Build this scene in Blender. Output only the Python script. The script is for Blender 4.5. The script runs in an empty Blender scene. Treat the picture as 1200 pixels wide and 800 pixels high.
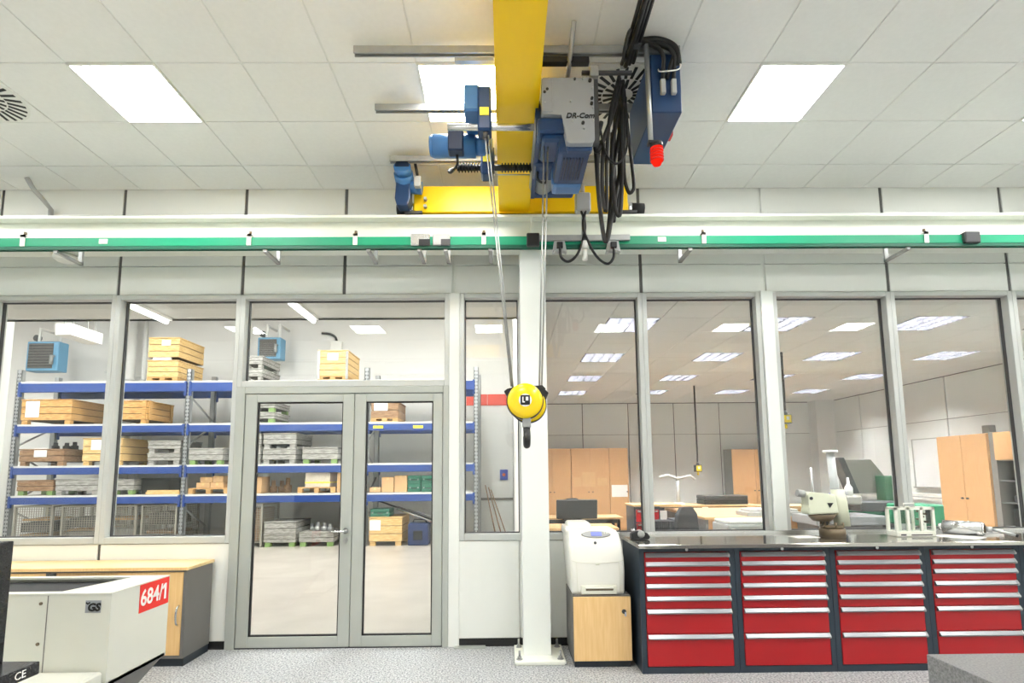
import bpy, bmesh, math, random
from mathutils import Vector, Matrix
random.seed(7)
S = bpy.context.scene
COL = S.collection

# ------------------------------------------------------------------ camera
def make_camera():
    f, px, py = 604.0, 599.0, 488.0                # focal length and principal point for a 1200 px wide frame
    pitch, yaw, roll = .106, .0105, -.0085
    fw = Vector((math.sin(yaw)*math.cos(pitch), math.cos(yaw)*math.cos(pitch), math.sin(pitch)))
    ri = Vector((math.cos(yaw), -math.sin(yaw), 0))
    up = ri.cross(fw)
    a = math.cos(roll)*ri + math.sin(roll)*up
    b = -math.sin(roll)*ri + math.cos(roll)*up
    cd = bpy.data.cameras.new('camera')
    cd.sensor_width = 36; cd.sensor_fit = 'HORIZONTAL'
    cd.lens = 36*f/1200
    cd.shift_x = (600-px)/1200; cd.shift_y = (py-400)/1200
    cd.clip_start = .05; cd.clip_end = 200
    o = bpy.data.objects.new('camera', cd); COL.objects.link(o)
    m = Matrix((a, b, -fw)).transposed().to_4x4()
    m.translation = (0, 0, 1.58)
    o.matrix_world = m
    S.camera = o
make_camera()

w = bpy.data.worlds.new('world'); S.world = w; w.use_nodes = True
w.node_tree.nodes['Background'].inputs[0].default_value = (.9, .95, 1, 1)
w.node_tree.nodes['Background'].inputs[1].default_value = .15
S.view_settings.view_transform = 'Standard'; S.view_settings.look = 'None'
S.view_settings.gamma = 1; S.view_settings.use_curve_mapping = False
S.view_settings.exposure = 1.02
LAMP = 17.0          # radiance of the square ceiling lamps
S.cycles.max_bounces = 10; S.cycles.diffuse_bounces = 5; S.cycles.glossy_bounces = 4
S.cycles.transparent_max_bounces = 24; S.cycles.caustics_reflective = False; S.cycles.caustics_refractive = False
S.cycles.sample_clamp_indirect = 6
S.cycles.use_denoising = True

# ------------------------------------------------------------------ materials
MATS = {}
def srgb(c):
    return tuple(((v/255)/12.92 if v/255 <= .04045 else ((v/255+.055)/1.055)**2.4) for v in c)
def mat(name, rgb, rough=.5, metal=0, var=0, vscale=8, bump=0, bscale=60, stretch=None, emit=0, spec=.5, coat=0, rgb2=None, detail=4, contrast=None):
    m = bpy.data.materials.new(name); m.use_nodes = True
    nt = m.node_tree; b = nt.nodes['Principled BSDF']
    c = srgb(rgb)
    b.inputs['Base Color'].default_value = (*c, 1)
    b.inputs['Roughness'].default_value = rough
    b.inputs['Metallic'].default_value = metal
    b.inputs['Specular IOR Level'].default_value = spec
    b.inputs['Coat Weight'].default_value = coat
    if emit:
        b.inputs['Emission Color'].default_value = (*c, 1); b.inputs['Emission Strength'].default_value = emit
    tc = nt.nodes.new('ShaderNodeTexCoord'); mp = nt.nodes.new('ShaderNodeMapping')
    nt.links.new(tc.outputs['Object'], mp.inputs[0])
    if stretch: mp.inputs['Scale'].default_value = stretch
    if var or rgb2:
        n = nt.nodes.new('ShaderNodeTexNoise'); n.inputs['Scale'].default_value = vscale; n.inputs['Detail'].default_value = detail
        nt.links.new(mp.outputs[0], n.inputs['Vector'])
        r = nt.nodes.new('ShaderNodeValToRGB')
        lo, hi = contrast or (.3, .7)
        r.color_ramp.elements[0].position = lo; r.color_ramp.elements[1].position = hi
        c2 = srgb(rgb2) if rgb2 else None
        r.color_ramp.elements[0].color = (*(c2 or [v*(1-var) for v in c]), 1)
        r.color_ramp.elements[1].color = (*(c if c2 else [min(1, v*(1+var)) for v in c]), 1)
        nt.links.new(n.outputs['Fac'], r.inputs[0]); nt.links.new(r.outputs[0], b.inputs['Base Color'])
    if bump:
        n2 = nt.nodes.new('ShaderNodeTexNoise'); n2.inputs['Scale'].default_value = bscale; n2.inputs['Detail'].default_value = 3
        nt.links.new(mp.outputs[0], n2.inputs['Vector'])
        bp = nt.nodes.new('ShaderNodeBump'); bp.inputs['Strength'].default_value = bump; bp.inputs['Distance'].default_value = .004
        nt.links.new(n2.outputs['Fac'], bp.inputs['Height']); nt.links.new(bp.outputs[0], b.inputs['Normal'])
    MATS[name] = m
    return m
def glass_mat(name, tint, ior=1.5):
    m = bpy.data.materials.new(name); m.use_nodes = True
    nt = m.node_tree; nt.nodes.clear()
    o = nt.nodes.new('ShaderNodeOutputMaterial'); mx = nt.nodes.new('ShaderNodeMixShader')
    lw = nt.nodes.new('ShaderNodeLayerWeight'); lw.inputs[0].default_value = .5          # facing = 1 - cos
    pw = nt.nodes.new('ShaderNodeMath'); pw.operation = 'POWER'; pw.inputs[1].default_value = 5
    fr = nt.nodes.new('ShaderNodeMath'); fr.operation = 'MULTIPLY_ADD'; fr.inputs[1].default_value = .95; fr.inputs[2].default_value = ((ior-1)/(ior+1))**2
    nt.links.new(lw.outputs['Facing'], pw.inputs[0]); nt.links.new(pw.outputs[0], fr.inputs[0])
    tr = nt.nodes.new('ShaderNodeBsdfTransparent'); tr.inputs[0].default_value = (*tint, 1)
    gl = nt.nodes.new('ShaderNodeBsdfGlossy'); gl.inputs['Roughness'].default_value = 0.0; gl.inputs[0].default_value = (.95, .97, .96, 1)
    nt.links.new(fr.outputs[0], mx.inputs[0]); nt.links.new(tr.outputs[0], mx.inputs[1]); nt.links.new(gl.outputs[0], mx.inputs[2])
    nt.links.new(mx.outputs[0], o.inputs[0]); MATS[name] = m
    return m
def emit_mat(name, rgb, strength):
    m = bpy.data.materials.new(name); m.use_nodes = True
    nt = m.node_tree; nt.nodes.clear()
    o = nt.nodes.new('ShaderNodeOutputMaterial'); e = nt.nodes.new('ShaderNodeEmission')
    e.inputs[0].default_value = (*srgb(rgb), 1); e.inputs[1].default_value = strength
    nt.links.new(e.outputs[0], o.inputs[0]); MATS[name] = m
def wood(name, c1, c2, rough=.45, scale=(1.2, 1.2, 14), axis_scale=6):
    return mat(name, c1, rough, rgb2=c2, vscale=axis_scale, stretch=scale, detail=6, contrast=(.35, .65), bump=.05, bscale=20)

mat('panel_white', (231, 233, 229), .42, var=.02, vscale=1.5)
mat('panel_cool', (233, 234, 232), .45, var=.02, vscale=1.5)
mat('ceiling_tile', (243, 243, 240), .9, var=.015, vscale=30, bump=.12, bscale=180)
mat('grid_white', (236, 236, 232), .6)
mat('joint_dark', (96, 96, 94), .6)
mat('alu_grey', (176, 180, 175), .4, metal=.1, var=.02, vscale=3)
mat('alu_light', (192, 195, 193), .4, metal=.1)
mat('handle_metal', (150, 152, 156), .3, metal=.9)
mat('seal_black', (22, 22, 24), .6)
mat('skirting_black', (26, 25, 26), .5)
mat('beam_cream', (228, 231, 222), .4, var=.015, vscale=2)
mat('column_white', (232, 236, 233), .35)
mat('rail_green', (24, 150, 112), .35, var=.04, vscale=2)
mat('rail_green_dark', (10, 92, 70), .4)
mat('steel', (178, 180, 180), .32, metal=.85, var=.06, vscale=12)
mat('steel_bright', (215, 217, 218), .25, metal=.9)
mat('zinc', (170, 172, 172), .45, metal=.6, var=.08, vscale=14)
mat('black_rubber', (18, 18, 19), .55)
mat('black_plastic', (30, 30, 32), .4)
mat('dark_grey_plastic', (62, 63, 66), .5)
mat('white_plastic', (236, 236, 231), .4)
mat('grey_plastic', (170, 172, 172), .45)
mat('crane_yellow', (255, 208, 0), .33, var=.03, vscale=3)
mat('crane_blue', (22, 56, 100), .36, var=.05, vscale=6)
mat('motor_blue', (58, 110, 166), .36, var=.05, vscale=6)
mat('motor_blue_dark', (18, 38, 70), .42)
mat('hoist_grey', (150, 154, 160), .38, var=.03, vscale=8)
mat('tag_yellow', (250, 232, 60), .4)
mat('hook_yellow', (250, 214, 0), .25, coat=.4)
mat('print_black', (20, 20, 22), .5)
mat('print_white', (246, 246, 244), .5)
mat('sign_red', (232, 40, 30), .4)
mat('cabinet_red', (176, 22, 30), .32, var=.02, vscale=3)
mat('cabinet_anthracite', (44, 56, 68), .4, var=.03, vscale=6)
mat('worktop_steel', (205, 202, 196), .1, metal=.9, var=.04, vscale=5)
mat('granite', (94, 95, 97), .35, rgb2=(60, 61, 64), vscale=220, detail=2)
mat('granite_light', (150, 150, 152), .3, rgb2=(104, 105, 108), vscale=130, detail=4)
mat('granite_dark', (48, 48, 50), .22, rgb2=(30, 30, 32), vscale=160, detail=2)
mat('machine_beige', (212, 213, 204), .4, var=.02, vscale=4)
mat('machine_dark', (52, 52, 56), .7, rgb2=(38, 38, 42), vscale=120)
wood('beech', (238, 200, 144), (230, 189, 130), scale=(14, 14, .8))
wood('beech_top', (240, 212, 160), (232, 201, 146), scale=(.8, 14, 14))
wood('office_wood', (204, 160, 114), (196, 150, 102), scale=(14, 14, .8))
wood('office_desk', (206, 170, 122), (196, 158, 110), scale=(.8, 14, 14))
mat('cab_grey', (112, 110, 108), .5, var=.02)
mat('cab_plinth', (38, 46, 54), .5)
mat('chrome', (225, 226, 228), .15, metal=1)
mat('carpet', (206, 208, 210), .95, rgb2=(122, 124, 128), vscale=70, detail=6, contrast=(.36, .64), bump=.5, bscale=250)
mat('office_floor', (232, 225, 224), .5, var=.03, vscale=3)
mat('concrete', (200, 192, 183), .28, rgb2=(182, 174, 165), vscale=1.6, detail=8)
mat('rack_blue', (38, 70, 142), .4, var=.03, vscale=4)
mat('rack_steel', (176, 179, 182), .42, metal=.5, var=.06, vscale=10)
mat('rack_deck', (214, 214, 212), .5)
wood('crate_pine', (222, 178, 112), (178, 128, 68), .7, scale=(1.2, 9, 9))
mat('crate_gap', (92, 70, 48), .9)
mat('crate_gap_grey', (84, 82, 78), .9)
wood('crate_light', (236, 204, 146), (206, 164, 100), .7, scale=(1.2, 9, 9))
wood('crate_brown', (168, 134, 102), (126, 92, 62), .7, scale=(1.2, 9, 9))
wood('crate_grey', (184, 182, 178), (128, 126, 122), .75, scale=(1.2, 9, 9))
wood('pallet_wood', (206, 166, 108), (180, 138, 84), .75, scale=(1.5, 8, 8))
mat('paper', (244, 243, 240), .7)
mat('cardboard', (206, 166, 120), .8, var=.05, vscale=6)
mat('case_green', (44, 112, 92), .45)
mat('case_blue', (34, 52, 100), .5)
mat('ext_red', (206, 26, 24), .3)
mat('lime_green', (126, 158, 92), .6)
mat('wire_zinc', (168, 164, 154), .5, metal=.5)
mat('shrink_wrap', (222, 212, 196), .25, var=.08, vscale=20)
mat('wall_white', (232, 231, 229), .75, bump=.03, bscale=30)
mat('wall_grey', (205, 203, 200), .75)
mat('pipe_white', (236, 236, 234), .4)
mat('heater_blue', (92, 152, 190), .45)
mat('heater_dark', (50, 46, 46), .5)
mat('louvre_metal', (84, 83, 90), .5)
mat('whiteboard', (238, 238, 240), .2)
mat('wall_red', (226, 84, 70), .6)
mat('chair_black', (36, 36, 40), .7)
mat('printer_white', (236, 235, 228), .38)
mat('printer_cream', (222, 221, 208), .45)
mat('lcd_blue', (126, 136, 214), .2, emit=.25)
mat('instrument_cream', (226, 230, 208), .35)
mat('instrument_brown', (112, 98, 78), .45, metal=.3)
mat('frame_cream', (248, 249, 238), .35)
mat('machine_green', (60, 104, 78), .35, var=.04)
mat('machine_green_bright', (22, 128, 88), .4)
mat('machine_grey', (150, 146, 140), .5)
mat('orange_plastic', (232, 108, 34), .4)
mat('blue_plastic', (40, 70, 170), .4)
mat('pendant_yellow', (244, 214, 20), .4)
mat('shutter_grey', (120, 116, 112), .5)
glass_mat('glass', (.93, .955, .945))
glass_mat('glass_case', (.90, .93, .92))
emit_mat('lamp_white', (255, 254, 250), LAMP)
emit_mat('lamp_office', (255, 253, 252), 130)
emit_mat('added_hall_glow', (255, 252, 248), 40)  # glow of the added, unseen light boxes in the storage hall
emit_mat('lamp_tube', (255, 255, 252), 3)
emit_mat('lamp_red', (255, 40, 22), .5)

# ------------------------------------------------------------------ mesh helpers
class MB:
    """collects shapes, links them as ONE mesh object"""
    def __init__(s): s.bm = bmesh.new()
    def box(s, x0, x1, y0, y1, z0, z1, bev=0, seg=1):
        vs = [s.bm.verts.new(p) for p in ((x0,y0,z0),(x1,y0,z0),(x1,y1,z0),(x0,y1,z0),(x0,y0,z1),(x1,y0,z1),(x1,y1,z1),(x0,y1,z1))]
        fs = [s.bm.faces.new([vs[i] for i in q]) for q in ((0,3,2,1),(4,5,6,7),(0,1,5,4),(1,2,6,5),(2,3,7,6),(3,0,4,7))]
        if bev:
            es = list({e for f in fs for e in f.edges})
            bmesh.ops.bevel(s.bm, geom=es, offset=bev, segments=seg, affect='EDGES', profile=.6, clamp_overlap=True)
        return s
    def cyl(s, p0, p1, r, r2=None, n=16, caps=True):
        p0, p1 = Vector(p0), Vector(p1); d = p1-p0
        q = d.to_track_quat('Z', 'Y'); r2 = r if r2 is None else r2
        a = [s.bm.verts.new(p0+q @ Vector((r*math.cos(2*math.pi*i/n), r*math.sin(2*math.pi*i/n), 0))) for i in range(n)]
        b = [s.bm.verts.new(p1+q @ Vector((r2*math.cos(2*math.pi*i/n), r2*math.sin(2*math.pi*i/n), 0))) for i in range(n)]
        for i in range(n):
            f = s.bm.faces.new((a[i], a[(i+1)%n], b[(i+1)%n], b[i])); f.smooth = True
        if caps: s.bm.faces.new(a[::-1]); s.bm.faces.new(b)
        return s
    def tube(s, pts, r, n=8, smooth_path=0):
        P = [Vector(p) for p in pts]
        if smooth_path: P = catmull(P, smooth_path)
        rings = []; up = Vector((0, 0, 1))
        for i, p in enumerate(P):
            t = (P[min(i+1, len(P)-1)]-P[max(i-1, 0)])
            if t.length < 1e-9: t = Vector((0,0,1))
            t.normalize()
            if abs(t.dot(up)) > .98: up = Vector((0, 1, 0)) if abs(t.y) < .9 else Vector((1, 0, 0))
            x = t.cross(up).normalized(); y = x.cross(t).normalized(); up = y
            rings.append([s.bm.verts.new(p+x*(r*math.cos(2*math.pi*k/n))+y*(r*math.sin(2*math.pi*k/n))) for k in range(n)])
        for a, b in zip(rings, rings[1:]):
            for k in range(n):
                f = s.bm.faces.new((a[k], b[k], b[(k+1)%n], a[(k+1)%n])); f.smooth = True
        s.bm.faces.new(rings[0]); s.bm.faces.new(rings[-1][::-1])
        return s
    def prism(s, poly, axis, a0, a1, bev=0):
        """polygon in the two other axes (in x,y,z order), extruded along axis"""
        def pt(u, v, t): return {'x': (t, u, v), 'y': (u, t, v), 'z': (u, v, t)}[axis]
        A = [s.bm.verts.new(pt(u, v, a0)) for u, v in poly]; B = [s.bm.verts.new(pt(u, v, a1)) for u, v in poly]
        n = len(poly)
        fs = [s.bm.faces.new(A), s.bm.faces.new(B[::-1])]+[s.bm.faces.new((A[i], B[i], B[(i+1)%n], A[(i+1)%n])) for i in range(n)]
        if bev:
            es = list({e for f in fs for e in f.edges})
            bmesh.ops.bevel(s.bm, geom=es, offset=bev, segments=2, affect='EDGES', profile=.6, clamp_overlap=True)
        return s
    def lathe(s, prof, center, axis='z', n=24):
        c = Vector(center); rings = []
        for r, h in prof:
            ring = []
            for k in range(n):
                a = 2*math.pi*k/n; u, v = r*math.cos(a), r*math.sin(a)
                ring.append(s.bm.verts.new(c+Vector({'z': (u, v, h), 'y': (u, h, v), 'x': (h, u, v)}[axis])))
            rings.append(ring)
        for a, b in zip(rings, rings[1:]):
            for k in range(n):
                f = s.bm.faces.new((a[k], a[(k+1)%n], b[(k+1)%n], b[k])); f.smooth = True
        s.bm.faces.new(rings[0][::-1]); s.bm.faces.new(rings[-1])
        return s
    def quad(s, a, b, c, d): s.bm.faces.new([s.bm.verts.new(p) for p in (a, b, c, d)]); return s
    def rot(s, ang, axis, center):
        bmesh.ops.rotate(s.bm, verts=s.bm.verts[:], cent=Vector(center), matrix=Matrix.Rotation(ang, 3, axis)); return s
    def move(s, v): bmesh.ops.translate(s.bm, verts=s.bm.verts[:], vec=Vector(v)); return s
    def build(s, name, material, parent=None, local=False):
        if parent is not None and not local:
            off = Vector((0, 0, 0)); p = parent
            while p is not None: off += p.location; p = p.parent
            bmesh.ops.translate(s.bm, verts=s.bm.verts[:], vec=-off)
        bmesh.ops.recalc_face_normals(s.bm, faces=s.bm.faces[:])
        me = bpy.data.meshes.new(name); s.bm.to_mesh(me); s.bm.free()
        me.materials.append(MATS[material])
        o = bpy.data.objects.new(name, me); COL.objects.link(o)
        if parent is not None: o.parent = parent
        return o
def catmull(P, n):
    out = []
    Q = [P[0]*2-P[1]]+P+[P[-1]*2-P[-2]]
    for i in range(1, len(Q)-2):
        a, b, c, d = Q[i-1:i+3]
        for k in range(n):
            t = k/n
            out.append(.5*((2*b)+(c-a)*t+(2*a-5*b+4*c-d)*t*t+(3*b-a-3*c+d)*t**3))
    out.append(P[-1]); return out
def bx(*a, **k): return MB().box(*a, **k)
def cy(*a, **k): return MB().cyl(*a, **k)
def tag(o, label, cat=None, group=None, kind=None):
    o['label'] = label
    if cat: o['category'] = cat
    if group: o['group'] = group
    if kind: o['kind'] = kind
    return o
def thing(name, label, cat=None, loc=(0, 0, 0), rz=0, group=None, kind=None):
    o = bpy.data.objects.new(name, None); COL.objects.link(o)
    o.location = loc; o.rotation_euler.z = rz; o.empty_display_size = .1
    return tag(o, label, cat, group, kind)
def dup(o, name, parent=None, delta=(0, 0, 0)):
    c = o.copy(); c.name = name; COL.objects.link(c); c.parent = parent if parent is not None else o.parent
    c.location = o.location+Vector(delta); return c
def copy_tree(o, parent=None):
    c = o.copy(); COL.objects.link(c); c.parent = parent
    for ch in list(o.children): copy_tree(ch, c)
    return c
def text(body, size, name, material, parent, loc, rot, ext=.0008, shear=0, align='CENTER', bold=0):
    cu = bpy.data.curves.new(name, 'FONT'); cu.body = body; cu.size = size; cu.extrude = ext; cu.shear = shear
    cu.align_x = align; cu.align_y = 'CENTER'; cu.offset = bold; cu.resolution_u = 3
    t = bpy.data.objects.new(name, cu); COL.objects.link(t)
    me = bpy.data.meshes.new_from_object(t.evaluated_get(bpy.context.evaluated_depsgraph_get()))
    bpy.data.objects.remove(t); bpy.data.curves.remove(cu)
    me.name = name; me.materials.clear(); me.materials.append(MATS[material])
    o = bpy.data.objects.new(name, me); COL.objects.link(o)
    off = Vector((0, 0, 0)); p = parent
    while p is not None: off += p.location; p = p.parent
    o.parent = parent; o.location = Vector(loc)-off; o.rotation_euler = rot
    return o
FRONT = (math.pi/2, 0, 0)        # text facing -Y
# ------------------------------------------------------------------ main room shell
XL, XR, YB, YW, ZC = -7.8, 7.8, -.9, 4.89, 4.39
tag(bx(XL, XR, YB, YW+.08, -.1, 0).build('floor', 'carpet'), 'speckled grey carpet floor of the workshop', kind='structure')
tag(bx(XL, XR, YB-.1, YB, 0, 4.6).build('wall_back', 'panel_white'), 'white wall opposite the window front', kind='structure')
tag(bx(XL-.1, XL, YB-.1, YW+.1, 0, 4.6).build('wall_left', 'panel_white'), 'white end wall of the workshop beyond the sideboard', kind='structure')
tag(bx(XR, XR+.1, YB-.1, YW+.1, 0, 4.6).build('wall_right', 'panel_white'), 'white end wall of the workshop beyond the drawer cabinets', kind='structure')

# suspended ceiling: slab, tiles and lamps on a 0.6 m grid
ceil_o = tag(bx(XL, XR, YB, YW, ZC+.007, ZC+.12).build('ceiling', 'grid_white'), 'suspended white ceiling of square tiles in the workshop', kind='structure')
rows = [4.486-.6*k for k in range(9)]            # grid lines across the room
lamp_cells = {(round(x, 2), r) for x in (-5.4, -3.0, -.6, 1.8, 4.2, 6.6) for r in (1, 4, 7)}
diff_cells = {(-4.2, 1): 'beside the outer ceiling lamp', (.6, 1): 'behind the blue crane cabinet'}
tile_me = None
G = .012
def tile_obj(x0, x1, y0, y1):
    return bx(x0+G/2, x1-G/2, y0+G/2, y1-G/2, ZC, ZC+.012, bev=.002).build('ceiling_tile', 'ceiling_tile', ceil_o)
proto = {}
for i in range(-13, 13):
    x = .6*i
    cells = [(x, 4.486, YW, -1)]+[(x, rows[k]-.6, rows[k], k) for k in range(9)]
    for (cx, y0, y1, k) in cells:
        key = (round(cx, 2), k-0)
        if (round(cx, 2), k) in lamp_cells or (round(cx, 2), k) in diff_cells: continue
        if y1 < YB+.1: continue
        kk = 'short' if k == -1 else 'full'
        if kk not in proto:
            t = tile_obj(0, .6, 0, y1-y0); COL.objects.unlink(t); proto[kk] = t.data
        o = bpy.data.objects.new('ceiling_tile', proto[kk]); COL.objects.link(o); o.parent = ceil_o; o.location = (cx, y0, 0)

LAMP_LABEL = {}
def square_lamp(x0, y0, z, label, group, em='lamp_white', size=.6, name='ceiling_lamp'):
    t = thing(name, label, 'ceiling lamp', (x0+size/2, y0+size/2, z-.012), group=group)
    m = MB(); b = .014
    for (a, c, d, e) in ((0, size, 0, b), (0, size, size-b, size), (0, b, b, size-b), (size-b, size, b, size-b)):
        m.box(x0+a, x0+c, y0+d, y0+e, z-.012, z+.02)
    m.build('frame', 'white_plastic', t)
    bx(x0+b, x0+size-b, y0+b, y0+size-b, z-.008, z+.012).build('diffuser', em, t)
    return t
for x in (-5.4, -3.0, -.6, 1.8, 4.2, 6.6):
    for k in (1, 4, 7):
        if k == 1:
            lab = {-5.4: 'square ceiling lamp over the outer end of the sideboards', -3.0: 'bright square ceiling lamp set in the tiles above the sideboard',
                   -.6: 'bright square ceiling lamp right behind the yellow crane girder', 1.8: 'bright square ceiling lamp set in the tiles above the red drawers',
                   4.2: 'square ceiling lamp over the far end of the red drawer cabinets', 6.6: 'square ceiling lamp beyond the end of the drawer cabinets'}[x]
            square_lamp(x, rows[k]-.6, ZC, lab, 'ceiling lamps')
        else:
            square_lamp(x, rows[k]-.6, ZC, 'square lamp of the %s row in line with %s, mirrored in glass' % ({4: 'middle', 7: 'rear'}[k], {-5.4: 'the granite machine', -3.0: 'the sideboard', -.6: 'the crane girder', 1.8: 'the red drawers', 4.2: 'the machined spindle', 6.6: 'the last window'}[x]), 'lamps mirrored in the glass')

def swirl(x, y, label):
    t = thing('air_diffuser', label, 'air vent', (x, y, ZC-.006), group='round air diffusers')
    bx(x-.296, x+.296, y-.296, y+.296, ZC-.004, ZC+.02).build('plate', 'ceiling_tile', t)
    MB().cyl((x, y, ZC-.008), (x, y, ZC-.004), .29, n=48).build('disc', 'white_plastic', t)
    s0 = None
    for ring, (ra, rb, n) in enumerate(((.165, .272, 26), (.07, .155, 16))):
        me = None
        for k in range(n):
            a = 2*math.pi*k/n
            if me is None:
                o = bx(ra, rb, -.011, .011, -.003, 0).build('slot', 'seal_black', t, local=True); me = o.data
            else:
                o = bpy.data.objects.new('slot', me); COL.objects.link(o); o.parent = t
            o.location = (.0, 0, -.002); o.rotation_euler.z = a+.0
swirl(-3.9, 3.586, 'round slotted air diffuser in a ceiling tile beside a lamp')
swirl(.9, 3.586, 'round slotted air diffuser in the ceiling behind the hanging cables')

# ------------------------------------------------------------------ front wall (glazed partition)
MX = [-6.16, -4.96, -3.76, -2.56, -1.57, -.5, 1.34, 2.56, 3.79, 5.0, 6.2]
wf = tag(MB().box(XL, XR, YW+.02, YW+.1, 3.3, 4.55).box(XL, -2.5, YW+.02, YW+.1, .03, .98).box(-.48, XR, YW+.02, YW+.1, .03, .98)
         .build('wall_front', 'panel_white'), 'white panelled partition wall with windows and a glazed double door', kind='structure')
def wpanel(x0, x1, z0, z1, m='panel_white'):
    bx(x0, x1, YW, YW+.03, z0, z1, bev=.003).build('wall_panel', m, wf)
for x in MX:
    if x in (-.5, 2.56): continue
    bx(x-.018, x+.018, YW+.012, YW+.022, 3.31, 4.4).build('joint_strip', 'joint_dark', wf)
for x in (-6.16, -4.96, -3.76): bx(x-.018, x+.018, YW+.012, YW+.022, .07, .94).build('joint_strip', 'joint_dark', wf)
up = [XL]+MX+[XR]
for a, b in zip(up, up[1:]):
    j = .016
    if abs(a-.12) < 1e-6 or abs(b-.12) < 1e-6: pass
    if abs(a+.5) < .01 or abs(b+.5) < .01: j = .016
    wpanel(a+j, b-j, 3.604, 4.4); wpanel(a+j, b-j, 3.315, 3.596)
for a, b in ((XL, -6.16), (-6.16, -4.96), (-4.96, -3.76), (-3.76, -2.555)):
    wpanel(a+.014, b-(.014 if b != -2.555 else 0), .07, .94)
for a, b in ((-.475, .12), (.12, 1.34), (1.34, 2.56), (2.56, 3.79), (3.79, 5.0), (5.0, XR)):
    wpanel(a+.006, b-.006, .07, .94)
tag(bx(XL, -2.56, YW-.004, YW+.02, 0, .07).build('baseboard_left', 'skirting_black'), 'black skirting under the windows beside the sideboard', kind='structure')
tag(bx(-.46, XR, YW-.004, YW+.02, 0, .07).build('baseboard_right', 'skirting_black'), 'black skirting under the windows beside the column', kind='structure')
tag(bx(-.48, -.2, YW-.07, YW-.004, 0, .012).build('trim_1', 'alu_grey'), 'small grey metal plate on the floor beside the door frame', kind='structure')

YG = YW+.075
def window(n, x0, x1, z0, z1, label, frame='alu_light', fl=.045, fr=.045, ft=.045, fb=.06):
    t = thing('window_%d' % n, label, None, ((x0+x1)/2, YW, z0), kind='structure')
    m = MB()
    d0, d1 = YW-.012, YW+.12
    m.box(x0, x0+fl, d0, d1, z0, z1, bev=.004); m.box(x1-fr, x1, d0, d1, z0, z1, bev=.004)
    m.box(x0+fl, x1-fr, d0, d1, z1-ft, z1, bev=.004); m.box(x0+fl, x1-fr, d0, d1, z0, z0+fb, bev=.004)
    m.build('window_frame', frame, t)
    m = MB(); s = .009
    for a, b, c, d in ((x0+fl, x1-fr, z1-ft-s, z1-ft), (x0+fl, x1-fr, z0+fb, z0+fb+s), (x0+fl, x0+fl+s, z0+fb, z1-ft), (x1-fr-s, x1-fr, z0+fb, z1-ft)):
        m.box(a, b, YG-.012, YG+.018, c, d)
    m.build('seal', 'dark_grey_plastic', t)
    bx(x0+fl, x1-fr, YG, YG+.006, z0+fb, z1-ft).build('glass_pane', 'glass', t)
    return t
ZS, ZT = .945, 3.31
window(1, -6.16, -4.96, ZS, ZT, 'storage window beyond the end of the pallet rack')
window(2, -4.96, -3.76, ZS, ZT, 'tall window of the storage hall in front of the first rack bay')
window(3, -3.76, -2.56, ZS, ZT, 'tall window of the storage hall next to the double door')
window(4, -2.56, -.54, 2.40, ZT, 'wide transom window above the glazed double door', fb=.06)
window(5, -.44, .17, ZS, ZT, 'narrow window between the double door and the white column')
window(6, .17, 1.34, ZS, ZT, 'office window behind the printer and the column')
window(7, 1.34, 2.5, ZS, ZT, 'office window above the first drawer cabinets')
window(8, 2.62, 3.79, ZS, ZT, 'office window behind the cream bench instrument')
window(9, 3.79, 5.0, ZS, ZT, 'office window behind the machined spindle on the worktop')
window(10, 5.0, 6.2, ZS, ZT, 'last office window beyond the drawer cabinets')
tag(bx(2.5, 2.62, YW-.03, YW+.14, .94, 3.32, bev=.004).build('trim_2', 'column_white'), 'white post between two office windows', kind='structure')
tag(bx(-.54, -.44, YW-.015, YW+.12, .0, 3.32, bev=.004).build('trim_3', 'panel_white'), 'white post between the double door and the narrow window', kind='structure')

# double door
dr = thing('door_1', 'grey metal framed glazed double door to the storage hall', None, (-1.5, YW, 0), kind='structure')
m = MB()
m.box(-2.56, -2.475, YW-.02, YW+.12, 0, 2.40, bev=.004).box(-.62+.09, -.54+.09-.09+.0, YW-.02, YW+.12, 0, 2.40) if False else m.box(-2.56, -2.475, YW-.02, YW+.12, 0, 2.40, bev=.004)
m.box(-.595, -.54, YW-.02, YW+.12, 0, 2.40, bev=.004).box(-2.475, -.595, YW-.02, YW+.12, 2.335, 2.40, bev=.004)
m.build('door_frame', 'alu_grey', dr)
def leaf(x0, x1, gl, gr, hinge):
    z0, z1 = .012, 2.33
    m = MB(); d0, d1 = YW-.012, YW+.05
    m.box(x0, gl, d0, d1, z0, z1, bev=.004).box(gr, x1, d0, d1, z0, z1, bev=.004)
    m.box(gl, gr, d0, d1, 2.255, z1, bev=.003).box(gl, gr, d0, d1, z0, .105, bev=.003)
    o = m.build('door_leaf', 'alu_grey', dr)
    m = MB(); s = .012
    for a, b, c, d in ((gl, gr, 2.255-s, 2.255), (gl, gr, .105, .105+s), (gl, gl+s, .105, 2.255), (gr-s, gr, .105, 2.255)):
        m.box(a, b, YW+.004, YW+.03, c, d)
    m.build('seal', 'seal_black', o)
    bx(gl, gr, YW+.014, YW+.022, .105, 2.255).build('glass_pane', 'glass', o)
    return o
l1 = leaf(-2.468, -1.44, -2.36, -1.545, -1)
l2 = leaf(-1.434, -.602, -1.328, -.70, 1) if False else leaf(-1.434, -.6, -1.328, -.69, 1)
hx, hz = -1.492, 1.045
h = MB().cyl((hx, YW-.012, hz), (hx, YW-.022, hz), .026, n=20).cyl((hx, YW-.02, hz), (hx, YW-.062, hz), .009, n=10)
h.tube([(hx, YW-.062, hz), (hx-.03, YW-.064, hz), (hx-.135, YW-.06, hz-.002)], .0095, n=8)
h.build('handle', 'chrome', l1)
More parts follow.
